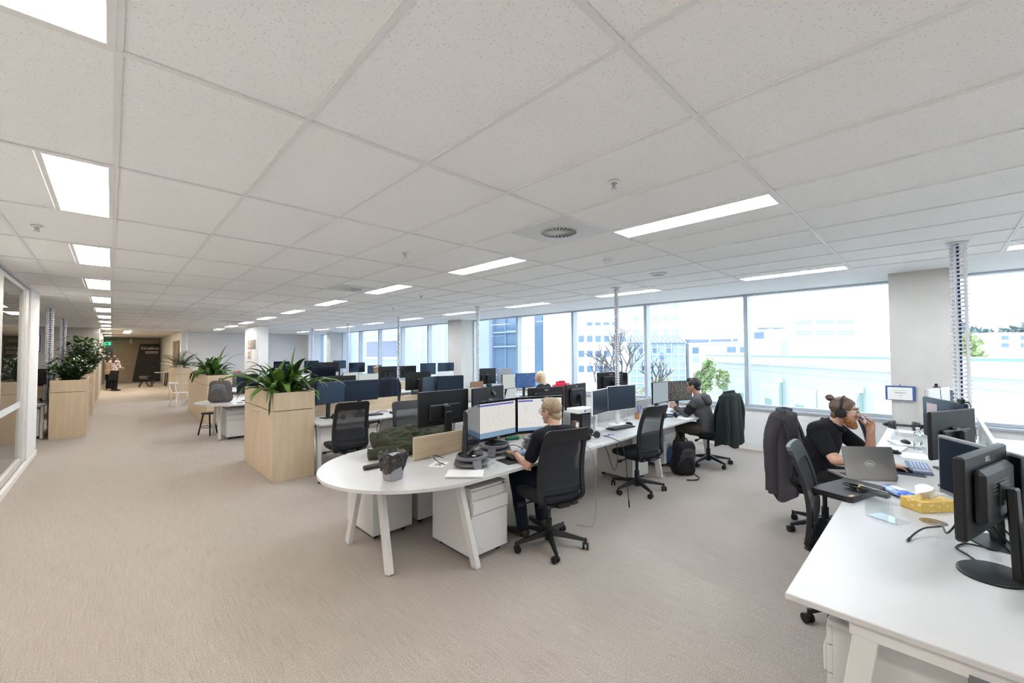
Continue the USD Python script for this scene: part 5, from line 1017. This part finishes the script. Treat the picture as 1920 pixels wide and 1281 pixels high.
t = thing('desk_computer', 'black upright desktop computer behind the seated man', 'computer', (4.20, 3.10, ZD), -8); obj('case', M().box((0, 0, .12), (.16, .20, .24), .006), K['black'], t); obj('front_panel', M().box((0, -.102, .12), (.14, .006, .21), .004), K['darkgrey'], t)
for q in range(5): obj('drive_slot', M().box((0, -.106, .06+.035*q), (.11, .004, .006)), K['black'], t)
t = thing('box', 'white box with blue mark lying on the black desktop computer', 'box', (4.20, 3.09, ZD+.24), -8); obj('carton', M().box((0, 0, .03), (.30, .20, .055), .003), K['paper'], t); obj('blue_mark', M().box((-.03, -.102, .03), (.03, .003, .03)), plain('blue_print', (.08, .25, .6), .5), t); obj('pink_mark', M().box((.02, -.102, .034), (.02, .003, .02)), plain('pink_print', (.7, .3, .3), .5), t)
headset((4.02, 2.80, ZD), 60, 'large black headphones on the middle desk beside the white-stand monitors'); headset((3.72, 2.70, ZD), 20, 'small headset at the desk edge behind the seated man\'s chair')
keyboard((4.76, 2.87, ZD), -6, 'black keyboard on the middle desk'); mouse((5.07, 2.93, ZD), -15, 'black mouse right of the middle desk keyboard')
t = thing('lanyard', 'purple lanyard lying by the large headphones', 'lanyard', (4.22, 2.72, ZD+.003)); obj('ribbon', M().tube(spline([(-.05, .03, 0), (0, -.02, .004), (.04, .02, .002), (.09, -.02, .003)], 16), .004, 5), plain('purple_ribbon', (.15, .05, .45), .6), t); obj('clip', M().box((.1, -.025, .003), (.02, .008, .006), .002), K['silver'], t)
t = thing('pen_cup', 'orange-brown cup holding violet scissors by the middle chair', 'pen holder', (5.60, 3.10, ZD)); obj('cup', M().lathe([(.032, 0), (.036, .085), (.033, .085), (.029, .006)], 18), plain('amber_cup', (.42, .17, .06), .35), t, 30)
for q, (x, y) in enumerate(((.02, .01), (.01, -.015))): obj('scissor_blade', M().beam((0, 0, .02), (x*4, y*3, .19), .012, .006), plain('violet_plastic', (.10, .05, .55), .4) if q == 0 else '/World/Looks/violet_plastic', t)
t = thing('drinking_glass', 'clear tumbler beside the amber cup', 'glass', (5.38, 3.16, ZD)); obj('glass', M().lathe([(.03, 0), (.034, .10), (.0325, .10), (.0285, .006)], 20), plain('clear_glass', (.95, .97, .97), .03, transmission_weight=1.0, ior=1.45), t, 30)
cable('cable', 'black cables hanging in loops under the middle desk edge', [(3.86, 2.55, .71), (3.87, 2.49, .60), (3.93, 2.47, .44), (4.02, 2.50, .40), (4.12, 2.53, .52), (4.16, 2.57, .68)], .004)
cable('cable', 'thin grey cable falling to the floor behind the seated man\'s chair', [(3.60, 2.62, .735), (3.52, 2.48, .72), (3.52, 2.42, .5), (3.5, 2.40, .2), (3.38, 2.36, .015), (3.3, 2.5, .01)], .003, m='grey')
cable('cable', 'black cord with a small plug dangling beside the middle chair', [(4.12, 2.72, .735), (4.05, 2.47, .72), (4.02, 2.40, .66), (4.0, 2.35, .45), (3.99, 2.33, .20), (3.99, 2.32, .11)], .004, plug=.06)
for lab, q in (('black monitor cable curling behind the angled pair of white stands', [(4.46, 3.10, .73), (4.35, 3.2, .735), (4.1, 3.16, .726), (3.9, 3.22, .73)]), ('black cable looped behind the three-screen risers', [(2.9, 3.12, .73), (3.0, 3.05, .75), (3.02, 2.96, .727), (2.96, 2.92, .727)]), ('black cord by the plywood screen foot', [(2.22, 3.2, .73), (2.12, 3.2, .77), (2.08, 3.1, .75), (2.1, 3.0, .73)])): cable('cable', lab, q, .0035)
# hooded man's desk
keyboard_grey((6.28, 2.86, ZD), 6, 'blue-grey keyboard before the hooded man'); headset((5.98, 2.78, ZD), -30, 'black headset at the hooded man\'s desk edge')
t = thing('desk_phone', 'black desk phone with pale screen under the hooded man\'s left monitor', 'phone', (6.0, 3.08, ZD), 10); obj('base', M().add(*chamfer(.18, .20, .05, .008), frame((0, 0, .03))@rot('x', 14)), K['black'], t); obj('handset', M().tube([(-.075, -.09, .075), (-.075, -.03, .065), (-.075, .05, .085), (-.075, .10, .105)], [.022, .015, .015, .022], 8), K['black'], t, True); obj('display', M().box((.03, .03, .098), (.10, .08, .012), .002, rot('x', 40)@frame((0, .05, -.02))), K['lit'], t)
t = thing('bowl', 'white bowl on the desk before the hooded man', 'bowl', (6.58, 2.98, ZD)); obj('bowl', M().lathe([(.035, 0), (.06, .03), (.068, .06), (.063, .06), (.05, .03), (.01, .008)], 24), K['whiteplas'], t, 30); obj('food', M().lathe([(.058, .045), (.05, .055), (.01, .06)], 16), K['pbeige'], t, True)
t = thing('marker', 'red-capped marker standing by the hooded man\'s headset', 'marker', (5.86, 2.93, ZD)); obj('barrel', M().cyl((0, 0, 0), (0, 0, .09), .009, 10), K['grey'], t); obj('cap', M().cyl((0, 0, .09), (0, 0, .13), .010, 10), plain('red_cap', (.7, .03, .08), .4), t)
for q, (x, y, r_, lab) in enumerate(((6.35, 3.12, 20, 'white sheet behind the hooded man\'s keyboard'), (6.15, 2.68, -12, 'white sheet under the hooded man\'s forearm'), (5.6, 2.86, 30, 'loose white sheet left of the hooded man\'s headset'))): t = thing('paper', lab, 'paper', (x, y, ZD), r_); obj('sheet', M().bx(-.105, .105, -.148, .148, 0, .002), K['paper'], t)
t = thing('bottle', 'small clear bottle behind the hooded man\'s bowl', 'bottle', (6.45, 3.2, ZD)); obj('body', M().lathe([(.03, 0), (.032, .01), (.032, .10), (.012, .13), (.012, .145)], 18), '/World/Looks/clear_glass', t, 30); obj('cap', M().cyl((0, 0, .145), (0, 0, .16), .014, 12), K['whiteplas'], t)
def backpack(label, loc, rz, m, m2, w=.31, d=.20, h=.47, lean=8, strap_m=None, front=None):
    t = thing('backpack', label, 'backpack', loc, rz); lm = rot('x', lean)
    b = union([hull(el((-w*.34, 0, .07), w*.18, d*.48, .07), el((w*.34, 0, .07), w*.18, d*.48, .07), el((-w*.26, .01, h-.09), w*.2, d*.40, .09), el((w*.26, .01, h-.09), w*.2, d*.40, .09)), hull(el((-w*.28, -d*.42, .10), w*.14, d*.26, .08), el((w*.28, -d*.42, .10), w*.14, d*.26, .08), el((0, -d*.38, h*.55), w*.32, d*.22, .06))])
    v, f = soft(b, .02, 4, .008, 10, 4); v = v@lm[:3, :3].T; v[:, 2] -= v[:, 2].min()-.002; obj('body', (v, f), m, t, 60)
    obj('front_flap', M().add(*soft(hull(el((-w*.30, -d*.44, h*.30), .03, .02, .10), el((w*.30, -d*.44, h*.30), .03, .02, .10), el((0, -d*.40, h*.78), w*.30, .03, .05)), .025, 3), lm), front or m2, t, True)
    for s in (-1, 1): obj('shoulder_strap', M().tube([lm[:3, :3]@V(s*w*.2, d*.30, h-.06), lm[:3, :3]@V(s*w*.27, d*.62, h*.75), lm[:3, :3]@V(s*w*.32, d*.66, h*.4), lm[:3, :3]@V(s*w*.42, d*.40, .06)], .018, 8), strap_m or m2, t)
    obj('handle', M().tube([lm[:3, :3]@V(-.05, d*.2, h-.02), lm[:3, :3]@V(-.03, d*.25, h+.035), lm[:3, :3]@V(.03, d*.25, h+.035), lm[:3, :3]@V(.05, d*.2, h-.02)], .010, 8), K['black'], t)
    obj('zip', M().tube([lm[:3, :3]@V(q*w*.40, -d*.46-.012, h*.66+.03*(1-q*q)) for q in np.linspace(-1, 1, 12)], .004, 5), K['darkgrey'], t)
    return t
backpack('black backpack leaning on the floor between the middle and window chairs', (5.78, 2.52, 0), -38, fabric('black_nylon_bag', (.022, .022, .026)), fabric('charcoal_nylon', (.06, .058, .062)), lean=14)
t = thing('strap', 'black loose strap end lying on the floor before the black backpack', 'strap'); obj('webbing', M().tube(spline([(5.70, 2.33, .05), (5.72, 2.27, .012), (5.62, 2.24, .01), (5.50, 2.34, .01)], 16), .008, 6), K['black'], t)
backpack('grey backpack standing on the far round table end', (1.62, 10.22, ZD), -30, fabric('grey_brown_bag', (.12, .11, .11)), fabric('grey_bag_flap', (.19, .195, .23)), .42, .22, .44, 5, front='/World/Looks/grey_bag_flap')
t = thing('sports_bag', 'blue rounded bag with black handle behind the black backpack', 'bag', (6.10, 2.78, 0), 20); obj('body', soft(hull(el((-.05, 0, .16), .11, .12, .15), el((.08, 0, .14), .10, .11, .13)), .02, 3, .004), plain('blue_shell', (.06, .13, .32), .35), t, True); obj('handle', M().tube([(-.12, 0, .26), (-.15, -.02, .34), (-.08, -.02, .38), (0, 0, .30)], .022, 8), K['black'], t); obj('buckle', M().box((-.03, -.12, .10), (.05, .02, .03), .005), K['silver'], t)
# second and third rows
keyboard((2.93, 6.28, ZD), -4, 'black keyboard on the second row beside the big planter'); mouse((3.30, 6.24, ZD), -20, 'dark mouse on the second row beside the keyboard'); headset((2.42, 6.20, ZD), 120, 'black headset under the blue-reflecting monitor')
t = thing('document_tray', 'pile of papers and cables by the plain dark monitor', 'papers', (3.25, 6.46, ZD), 12); obj('sheet', M().bx(-.13, .13, -.09, .09, 0, .006), plain('mauve_folder', (.40, .34, .38), .7), t); obj('cord', M().tube(spline([(-.1, .02, .012), (-.04, -.05, .03), (.03, .03, .018), (.09, -.04, .014)], 22), .005, 5), K['black'], t)
cable('cable', 'black cables hanging under the second row desk beside the mesh chair', [(2.98, 6.0, .70), (2.93, 5.98, .55), (2.98, 5.97, .30), (3.0, 5.98, .22), (2.97, 6.0, .35), (3.06, 6.02, .68)], .005)
t = thing('webcam', 'tiny black webcam on the blue-reflecting monitor', 'webcam', (2.5, 6.50, ZD+.533)); obj('body', M().box((0, 0, .012), (.05, .03, .024), .005), K['black'], t); obj('lens', M().cyl((0, -.014, .012), (0, -.018, .012), .008, 10), K['grey'], t)
t = thing('webcam', 'black webcam hanging on the slanted monitor back behind the plywood screen', 'webcam', (3.06, 3.52, ZD+.607), 20); obj('body', M().box((0, .0, .014), (.09, .03, .028), .006), K['black'], t); obj('hanger', M().beam((0, .0, .01), (.05, -.055, -.10), .05, .012), K['black'], t)
t = thing('cardboard_panel', 'brown cardboard sheet standing behind the second cable spine', 'cardboard', (5.62, 6.86, ZD), 0); obj('panel', M().box((0, 0, .19), (.34, .03, .37), .002), varied('kraft_board', (.26, .15, .09), (.32, .19, .12), (5, 5, 5), .8), t)
bc = [(.75, .72, .68), (.10, .11, .13), (.72, .72, .74), (.55, .55, .60), (.78, .62, .50), (.16, .14, .13), (.74, .74, .76), (.68, .50, .38)]
for q, c in enumerate(bc):
    names_ = ('white folder leftmost in the row by the second cable spine', 'black slim binder second in the row by the second spine', 'white binder third in the row by the second spine', 'grey binder in the middle of the row by the second spine', 'peach binder leaning in the row by the second spine', 'dark binder leaning right of the peach one', 'pale binder sixth in the leaning row', 'tan box file with blue label, rightmost of the row')
    t = thing('binder', names_[q], 'folder', (5.22+.072*q, 6.62-.01*q, ZD), 6); m = rot('y', (0, 0, 4, 6, 12, 18, 20, 6)[q]); mm = plain(f'binder_card_{q}', c, .6)
    obj('cover', M().bx(-.022, .022, -.11, .11, .012, .27, .002, m), mm, t); obj('label', M().bx(-.016, .016, -.112, -.109, .10, .20, 0, m), K['paper'] if q != 7 else plain('blue_label', (.05, .15, .55), .5), t)
t = thing('mug', 'white mug on the blonde woman\'s desk', 'mug', (6.02, 6.10, ZD)); obj('cup', M().lathe([(.036, 0), (.040, .10), (.037, .10), (.033, .006)], 20), K['whiteplas'], t, 30); obj('handle', M().tube([(.038, 0, .08), (.065, 0, .07), (.065, 0, .035), (.037, 0, .02)], .006, 6), K['whiteplas'], t)
def laptop(label, loc, rz, m, ang=105, w=.355, d=.24, emb=True, scr=None):
    t = thing('laptop', label, 'laptop', loc, rz)
    obj('base', M().ext(rrect(w, d, .012), .014, frame((0, -d/2, .002))), m, t); obj('keyboard', M().bx(-w/2+.03, w/2-.03, -.14, -.025, .016, .018), K['black'], t); obj('touchpad', M().bx(-.055, .055, -d+.02, -.155, .016, .0172), K['grey'], t)
    lm = frame((0, 0, .012))@rot('x', ang-90); mm = lm@frame((0, .004, d/2), (1, 0, 0), (0, -1, 0)); lid = obj('lid', M().ext(rrect(w, d, .012), .007, mm), m, t)
    obj('screen', M().bx(-w/2+.008, w/2-.008, -.0045, -.0028, .012, d-.01, 0, lm), scr or K['lit'], lid)
    if emb:
        e = lm@frame((0, .0045, d*.47), (-1, 0, 0), (0, 1, 0)); g = M().text('DELL', .013, e, .0006, True).ext(affinity.scale(Point(0, 0).buffer(1, quad_segs=12), .034, .022).difference(affinity.scale(Point(0, 0).buffer(1, quad_segs=12), .0315, .0195)), .0006, e); obj('emblem', g, K['whiteplas'], lid)
    return t
laptop('open pale laptop in front of the blonde woman', (6.05, 6.32, ZD), 12, K['silver'], 112, emb=False)
t = thing('coffee_box', 'small brown patterned carton on the backpack table', 'box', (1.98, 9.62, ZD)); obj('carton', M().box((0, 0, .055), (.08, .06, .11), .003), varied('brown_pattern', (.12, .05, .03), (.5, .32, .2), (60, 60, 60), .6, 0, 1.0, (.45, .55)), t); obj('base_band', M().box((0, 0, .02), (.084, .064, .03)), K['black'], t)
t = thing('pen', 'black pen on the backpack table', 'pen', (1.86, 9.75, ZD+.006), 30); obj('barrel', M().cyl((-.07, 0, 0), (.07, 0, 0), .006, 8), K['black'], t)
t = thing('paper', 'white papers under the backpack table top, on the pedestal', 'paper', (1.86, 10.0, .602), 15); obj('sheet', M().bx(-.15, .15, -.12, .12, 0, .012), K['paper'], t)
headset((-1.12, 12.92, ZD), 10, 'black headset on the far left desk by the planter')
t = thing('desk_clutter_box', 'beige block on top of the second row screen', 'box', (2.62, 6.76, ZD+.215)); obj('block', M().box((0, 0, .03), (.06, .016, .06), .004), K['pbeige'], t)
# near right desk
laptop('silver laptop with emblem standing open on the right desk beside the bearded man', (4.16, .355, ZD), 128.5, K['laptop'], 104)
t = thing('closed_laptop', 'closed black laptop lying at the right desk edge', 'laptop', (3.70, .445, ZD), 72); obj('body', M().ext(rrect(.25, .48, .03, 5).buffer(0), .026, frame((0, 0, .001))), plain('matt_black_lid', (.022, .022, .026), .5), t, 30); obj('lid', M().ext(rrect(.246, .474, .028, 5), .010, frame((0, 0, .027))), '/World/Looks/matt_black_lid', t, 30); obj('sticker', M().box((-.105, .19, .0376), (.02, .05, .001)), plain('copper_sticker', (.6, .32, .22), .4), t)
t = thing('charger', 'coiled black charger lead tied with a yellow band on the closed laptop', 'charger', (3.66, .37, ZD+.037), 70)
for q in range(4): obj('coil', M().tube([((.075+.008*q)*math.cos(a_)*(1 if q % 2 else .8), .028*math.sin(a_)+.006*q, .010+.006*q+.004*math.sin(2*a_+q)) for a_ in np.linspace(0, 2*PI, 22)], .0055, 6), K['cable'], t)
obj('brick', M().box((-.11, .02, .014), (.10, .045, .028), .006), K['black'], t); obj('band', M().tube([(.0, .006+.038*math.cos(a_), .018+.02*math.sin(a_)) for a_ in np.linspace(0, 2*PI, 16)], .005, 6), plain('yellow_tie', (.75, .50, .16), .6), t)
K['acrylic'] = pane('clear_acrylic', (.93, .95, .96), 1.5)
t = thing('sign_holder', 'clear acrylic sign holder standing on the near right desk', 'sign holder', (3.26, .22, ZD), 62); obj('slanted_sheet', M().box((0, .035, .105), (.155, .003, .225), 0, rot('x', -20)), K['acrylic'], t); obj('foot', M().box((0, -.02, .002), (.155, .11, .003)), K['acrylic'], t); obj('back_leg', M().box((0, .09, .09), (.12, .003, .19), 0, rot('x', 12)), K['acrylic'], t); obj('edge_glint', M().box((0, .035, .2165), (.155, .0032, .002), 0, rot('x', -20)), K['paper'], t)
t = thing('tissue_box', 'yellow patterned tissue box with a white tissue on the right desk', 'tissue box', (3.66, .055, ZD), 52); yb = mat('yellow_leaf_print', {'tc': ('texture_coordinate', {}), 'mp': ('mapping', {'scale': (26, 40, 40)}), 'v': ('voronoi_texture', {'scale': 1.0}), 'r': ('rgb_ramp', {'ramp': [(.0, (.80, .66, .34)), (.22, (.80, .66, .34)), (.27, (.66, .44, .10)), (1, (.66, .44, .10))]}), 'p': ('principled_bsdf', {'roughness': .5})}, [('tc.object', 'mp.vector'), ('mp.vector', 'v.vector'), ('v.distance', 'r.fac'), ('r.color', 'p.base_color')])
obj('carton', M().box((0, 0, .033), (.13, .235, .066), .003), yb, t); rng = np.random.default_rng(5)
u_, w_ = np.meshgrid(np.linspace(-1, 1, 26), np.linspace(0, 1, 14)); r0 = (.028+.075*w_)*(1+.35*np.sin(u_*7+w_*3)); vv = np.stack([r0*np.sin(u_*2.6)*.55, r0*np.cos(u_*2.6)*.9-.01, .066+.10*w_*(1-.55*w_)+.02*np.sin(u_*5+4*w_)*w_], -1).reshape(-1, 3); ff = np.array([[i*26+j, i*26+j+1, i*26+j+27, i*26+j+26] for i in range(13) for j in range(25)]); obj('tissue', (vv, ff), plain('tissue_white', (.85, .83, .80), .9), t, True)
t = thing('wet_wipes', 'blue and white packet of wipes behind the tissue box', 'wipes', (3.86, .20, ZD), 40); v, f = soft(hull(el((-.08, 0, .026), .022, .05, .022), el((.08, 0, .026), .022, .05, .022)), .015, 2, .004, 30); obj('packet', (v, f), varied('blue_packet', (.04, .12, .55), (.35, .50, .78), (14, 14, 14), .25, 0, 2, (.42, .55)), t, True); obj('flap', M().box((0, 0, .048), (.09, .05, .006), .002), K['whiteplas'], t)
t = thing('disc', 'silver compact disc lying on the near right desk', 'disc', (3.40, .03, ZD)); obj('disc', M().lathe([(.06, .0), (.06, .0015), (.02, .0018), (.019, .0005)], 36), plain('disc_sheen', (.45, .42, .46), .15, metallic=.9), t); obj('hub', M().lathe([(.018, .0), (.018, .002), (.008, .002)], 24), '/World/Looks/clear_glass', t)
cable('cable', 'black display cable with plug end curling over the near right desk', [(2.90, -.10, 1.0), (2.98, -.02, .80), (3.16, .0, .775), (3.12, .06, .76), (3.03, .105, .735), (2.99, .115, .728)], .0045, plug=.035)
cable('cable', 'dark blue cable with plug lying behind the nearest monitor foot', [(3.1, -.25, .73), (3.12, -.10, .728), (3.02, -.05, .727), (2.94, -.09, .727), (2.91, -.10, .727)], .0045, m='cable', plug=.03)
for q, lab in enumerate(('black cable from the nearest monitor down to the desk, first', 'second black cable drooping from the nearest monitor', 'third black cable looping behind the nearest monitor pole')): cable('cable', lab, [(2.86+.05*q, -.12-.02*q, .93), (2.88+.06*q, -.20-.02*q, .82), (2.95+.1*q, -.27, .74), (2.75+.15*q, -.30, .728)], .0045)
t = thing('mouse_mat', 'dark blue mouse mat under the bearded man\'s hand', 'mat', (4.66, .20, ZD), 10); obj('mat', M().ext(rrect(.26, .22, .012), .004), plain('navy_mat', (.02, .03, .06), .7), t)
mouse((4.645, .20, ZD+.004), 185, 'black mouse under the bearded man\'s right hand'); keyboard_grey((4.86, .12, ZD), 186, 'pale-keyed keyboard before the bearded man')
mouse((5.42, .30, ZD), 160, 'black mouse nearer the bearded man\'s papers'); mouse((6.0, .24, ZD+.018), 120, 'black mouse resting on the far notepad with yellow trim')
for q, (x, y, z, r_, lab, th) in enumerate(((5.40, .16, 0, 12, 'white sheets in front of the bearded man\'s elbow', .004), (5.62, .34, 0, -8, 'curled pile of papers by the bearded man\'s elbow', .02), (6.0, .24, 0, 20, 'notepad under the far black mouse', .018), (6.72, .22, 0, 4, 'thick pad of white paper under the dumbbell', .045))): t = thing('paper', lab, 'paper', (x, y, ZD+z), r_); obj('sheet', M().bx(-.15, .15, -.105, .105, 0, th, .001), K['paper'], t)
keyboard_grey((6.55, -.02, ZD), 182, 'keyboard half hidden beyond the water bottle')
t = thing('water_bottle', 'clear water bottle with coloured label on the right desk', 'bottle', (5.78, .14, ZD)); obj('body', M().lathe([(.030, 0), (.033, .006), (.032, .03), (.034, .04), (.032, .055), (.034, .07), (.034, .14), (.028, .17), (.013, .195), (.013, .205)], 24), '/World/Looks/clear_glass', t, 30); obj('cap', M().cyl((0, 0, .205), (0, 0, .222), .016, 14), K['whiteplas'], t); obj('label', M().lathe([(.0345, .085), (.0345, .135)], 24), varied('bottle_label', (.75, .74, .72), (.55, .70, .66), (40, 40, 20), .5), t)
t = thing('dumbbell', 'dark adjustable dumbbell lying on the paper pad by the pillar', 'dumbbell', (6.80, .28, ZD+.045+.052), -78); obj('bar', M().cyl((-.19, 0, 0), (.19, 0, 0), .014, 12), K['darkgrey'], t)
for s in (-1, 1):
    for x, r_ in ((.085, .052), (.11, .048), (.132, .040)): obj('weight_plate', M().cyl((s*(x-.010), 0, 0), (s*(x+.010), 0, 0), r_, 18), K['darkgrey'], t, 30)
    obj('collar', M().cyl((s*.15, 0, 0), (s*.172, 0, 0), .024, 8), K['black'], t)
t = thing('certificate', 'blue edged certificate sheet hanging on the pillar', 'certificate', (7.285, .325, 1.165)); obj('frame', M().box((0, 0, 0), (.012, .285, .185), .002), plain('blue_edge', (.05, .10, .30), .5), t); obj('sheet', M().box((-.007, .005, -.006), (.003, .235, .16)), K['paper'], t); obj('hook', M().box((-.002, 0, .102), (.01, .008, .022)), K['black'], t)
ce = frame((-.009, .0, .0), (0, -1, 0), (-1, 0, 0)); obj('heading', M().text('CERTIFICATE', .012, ce@frame((0, .005, 0)), .001, True), K['darkgrey'], t)
for q, (w_, z) in enumerate(((.13, .035), (.05, -.03))): obj('print_line', M().box((-.009, 0, z), (.001, w_, .003)), K['grey'], t)
t = thing('note', 'pink paper note stuck on the blue-grey screen', 'note', (4.86, .012, ZD+.45), 203); obj('sheet', M().box((-.02, -.012, 0), (.15, .002, .20)), plain('pink_paper', (.62, .52, .56), .8), t)
t = thing('webcam', 'webcam with lead on the white monitor beyond the note screen', 'webcam', (6.04, .0, ZD+.612), 164); obj('body', M().box((0, 0, .02), (.03, .02, .04), .004), K['black'], t); obj('clip', M().box((.02, .01, .006), (.07, .04, .012), .003), K['darkgrey'], t); obj('lead', M().tube(spline([(.04, .02, .01), (.12, .06, .0), (.16, .08, -.12), (.15, .10, -.3)], 18), .0025, 5), K['cable'], t)
t = thing('webcam', 'webcam clipped on the blue-grey note screen', 'webcam', (4.70, -.13, ZD+.583), 203); obj('body', M().box((0, 0, .018), (.06, .025, .025), .004), K['black'], t); obj('clip', M().box((0, .015, .003), (.05, .05, .008), .002), K['black'], t); obj('lead', M().tube(spline([(.02, .02, .01), (-.06, .07, .005), (-.05, .09, -.12), (-.04, .10, -.28)], 18), .0025, 5), K['cable'], t)
t = thing('desk_mount', 'black slanted desk mount behind the dark silver-bezel screen', 'screen mount', (3.9, -.28, ZD)); obj('post', M().beam((0, 0, 0), (.03, 0, .36), .035, .05), K['black'], t); obj('arm', M().beam((.03, 0, .33), (.25, .09, .35), .03, .03), K['black'], t); obj('clamp', M().box((0, 0, .012), (.07, .07, .022), .004), K['black'], t)
t = thing('cable_hub', 'dark grey power box clipped under the near right desk edge', 'power box', (2.02, -.12, .595)); obj('case', M().ext(rrect(.07, .14, .03), .06), plain('power_grey', (.14, .16, .17), .35), t, 30); obj('bracket', M().box((.02, 0, .075), (.03, .09, .03), .004), K['silver'], t)
t = thing('waste_paper_box', 'white carton standing on the far side of the near right desk', 'box', (3.45, -.52, ZD), 20); obj('carton', M().box((0, 0, .13), (.16, .12, .26), .003), K['paper'], t); obj('lid', M().box((0, 0, .265), (.166, .126, .018), .002), K['paper'], t)
t = thing('carton', 'small brown carton on the desk behind the middle white-stand monitors', 'box', (6.08, 3.72, ZD), 8); obj('carton', M().box((0, 0, .06), (.11, .09, .12), .003), '/World/Looks/kraft_board', t); obj('tape', M().box((0, 0, .121), (.03, .091, .002)), K['pbeige'], t)
# ------------------------------------------------------------------ plants in the planters
def strap_plant(label, c, seed, n, L, w, hx, hy, lead=(), rise=1.0):
    r = random.Random(seed); t = thing('strap_leaved_plant', label, 'plant', c)
    spec = []
    for q in range(n):
        x, y = r.uniform(-hx, hx), r.uniform(-hy, hy); a = math.atan2(y, x)+r.uniform(-.9, .9); e = r.uniform(.25, 1.25)*rise
        spec.append(((x*.6, y*.6, r.uniform(0, .06)), a, e, L*r.uniform(.6, 1.08), w*r.uniform(.65, 1.1), r.uniform(1.3, 2.7)))
    spec += list(lead)
    for q, (b, a, e, l_, w_, dr) in enumerate(spec):
        v, f = strap(b, a, min(e, 1.5), l_, w_, dr, 11, .30, r.uniform(-.5, .5)); v[:, 2] = np.where((abs(v[:, 0]) < .285) & (abs(v[:, 1]) < hy+.24), np.maximum(v[:, 2], .058), v[:, 2]); lf = obj('leaf', (v, f), LEAF[(q*5+q//3) % 4 if q < n else 2], t, True)
    st = M()
    for q in range(7): a = q*2.4; st.tube([(math.cos(a)*hx*.25, math.sin(a)*hy*.3, -.06), (math.cos(a)*hx*.2, math.sin(a)*hy*.25, .10)], .014, 6)
    tag(obj('stems', st, LEAF[1], t), None, None, None, 'stuff')
    return t
strap_plant('big plant with long broad arching leaves in the nearest planter', (1.80, 6.86, 1.13), 11, 92, .66, .092, .20, .66,
    [((.02, -.46, .0), -.4, 1.48, .68, .135, .12), ((.06, -.5, .02), -.2, 1.22, .52, .075, .5), ((-.05, -.3, .02), 2.6, 1.25, .50, .06, .9), ((.12, -.5, .0), -.9, .85, .62, .07, 1.6), ((.1, -.55, .0), -.6, .75, .78, .05, 1.9), ((-.1, -.1, .0), 3.0, .8, .80, .085, 1.7), ((-.1, .2, .0), 2.5, .75, .85, .085, 1.9), ((.1, -.5, .05), -1.2, .35, .5, .06, 1.4), ((-.08, -.45, 0), -2.6, .6, .6, .07, 1.8), ((-.02, -.2, 0), 1.9, 1.1, .55, .085, 1.0), ((-.15, -.5, .02), -1.9, .45, .42, .07, 1.9)])
strap_plant('drooping dark strap-leaved plant in the long second planter', (1.94, 13.9, 1.13), 23, 100, .72, .088, .20, 1.2, [((0, -.8, .0), .3, 1.35, .85, .075, .9), ((.05, -.6, .0), .0, 1.1, .9, .075, 1.4), ((-.1, -.5, 0), 2.8, 1.2, .8, .075, 1.2), ((-.1, -.9, 0), -2.2, .7, .8, .075, 2.0)])
def palm(label, c, seed, n, L):
    r = random.Random(seed); t = thing('palm_plant', label, 'plant', c)
    for q in range(n):
        a = r.uniform(0, 2*PI); e = r.uniform(.5, 1.35); x, y = r.uniform(-.15, .15), r.uniform(-.6, .6); p = V(x, y, 0); d = V(math.cos(a)*math.cos(e), math.sin(a)*math.cos(e), math.sin(e)); h = V(-math.sin(a), math.cos(a), 0); g = M(); pts = [p]
        for k in range(12):
            p = p+d*L/12; d = d+V(0, 0, -.10); d /= np.linalg.norm(d); pts.append(p)
            if k > 1:
                for s in (-1, 1):
                    m = d*.55+h*s*.8+V(0, 0, .1); m /= np.linalg.norm(m); v, f = strap(p, math.atan2(m[1], m[0]), math.asin(max(-.99, min(.99, m[2]))), .20*(1-.4*abs(k/11-.45)), .02, 1.0, 3, .2); g.add(v, f)
        g.tube(pts, .004, 4); obj('frond', g, LEAF[(0, 1, 0, 3)[q % 4]], t)
    return t
palm('feathery palm in the third planter on the right', (2.0, 20.9, 1.13), 31, 36, .75)
def bush(label, c, seed, n, R, size, hz, mats, yl=.6):
    r = np.random.default_rng(seed); t = thing('bushy_plant', label, 'plant', c); gs = [M() for _ in mats]; st = M()
    for q in range(n):
        a = r.uniform(0, 2*PI); top = V(math.cos(a)*R*r.uniform(.3, 1), math.sin(a)*R*r.uniform(.3, 1)+r.uniform(-yl, yl)*.6, hz*r.uniform(.35, 1)); base = V(top[0]*.25, top[1]*.6, -.06); pts = spline([base, base*.5+top*.5+V(0, 0, .06), top], 8); st.tube(pts, np.linspace(.007, .003, 8), 4)
        for k in range(14):
            p = pts[min(7, 2+k//2)]+r.normal(0, .012, 3); b = r.uniform(0, 2*PI); v, f = strap(p, b, r.uniform(-.2, .8), size*r.uniform(.7, 1.2), size*.42, r.uniform(.4, 1.5), 4, .25); gs[(q+k) % len(mats)].add(v, f)
    for g, m in zip(gs, mats): tag(obj('foliage', g, m, t), None, None, None, 'stuff')
    tag(obj('stems', st, LEAF[3], t), None, None, None, 'stuff')
bush('low glossy dark bush in the front left planter', (-.62, 13.0, 1.13), 41, 46, .36, .115, .52, [LEAF[0], LEAF[3], LEAF[1]], .5)
bush('tall bright green bush in the second left planter', (-.60, 17.2, 1.13), 42, 80, .50, .16, 1.05, [LEAF[1], LEAF[0], LEAF[2], LEAF[3]], .8)
bush('small bush in the last left planter', (-.60, 21.8, 1.13), 43, 24, .3, .14, .5, [LEAF[0], LEAF[1]], .3)
t = thing('plant_pot', 'small beige pot at the edge of the palm planter', 'pot', (1.90, 20.3, 1.125)); obj('pot', M().lathe([(.07, 0), (.10, .16), (.09, .16), (.06, .02)], 20), K['pbeige'], t, 30); obj('soil', M().lathe([(.088, .13), (.01, .14)], 16), K['soil'], t)
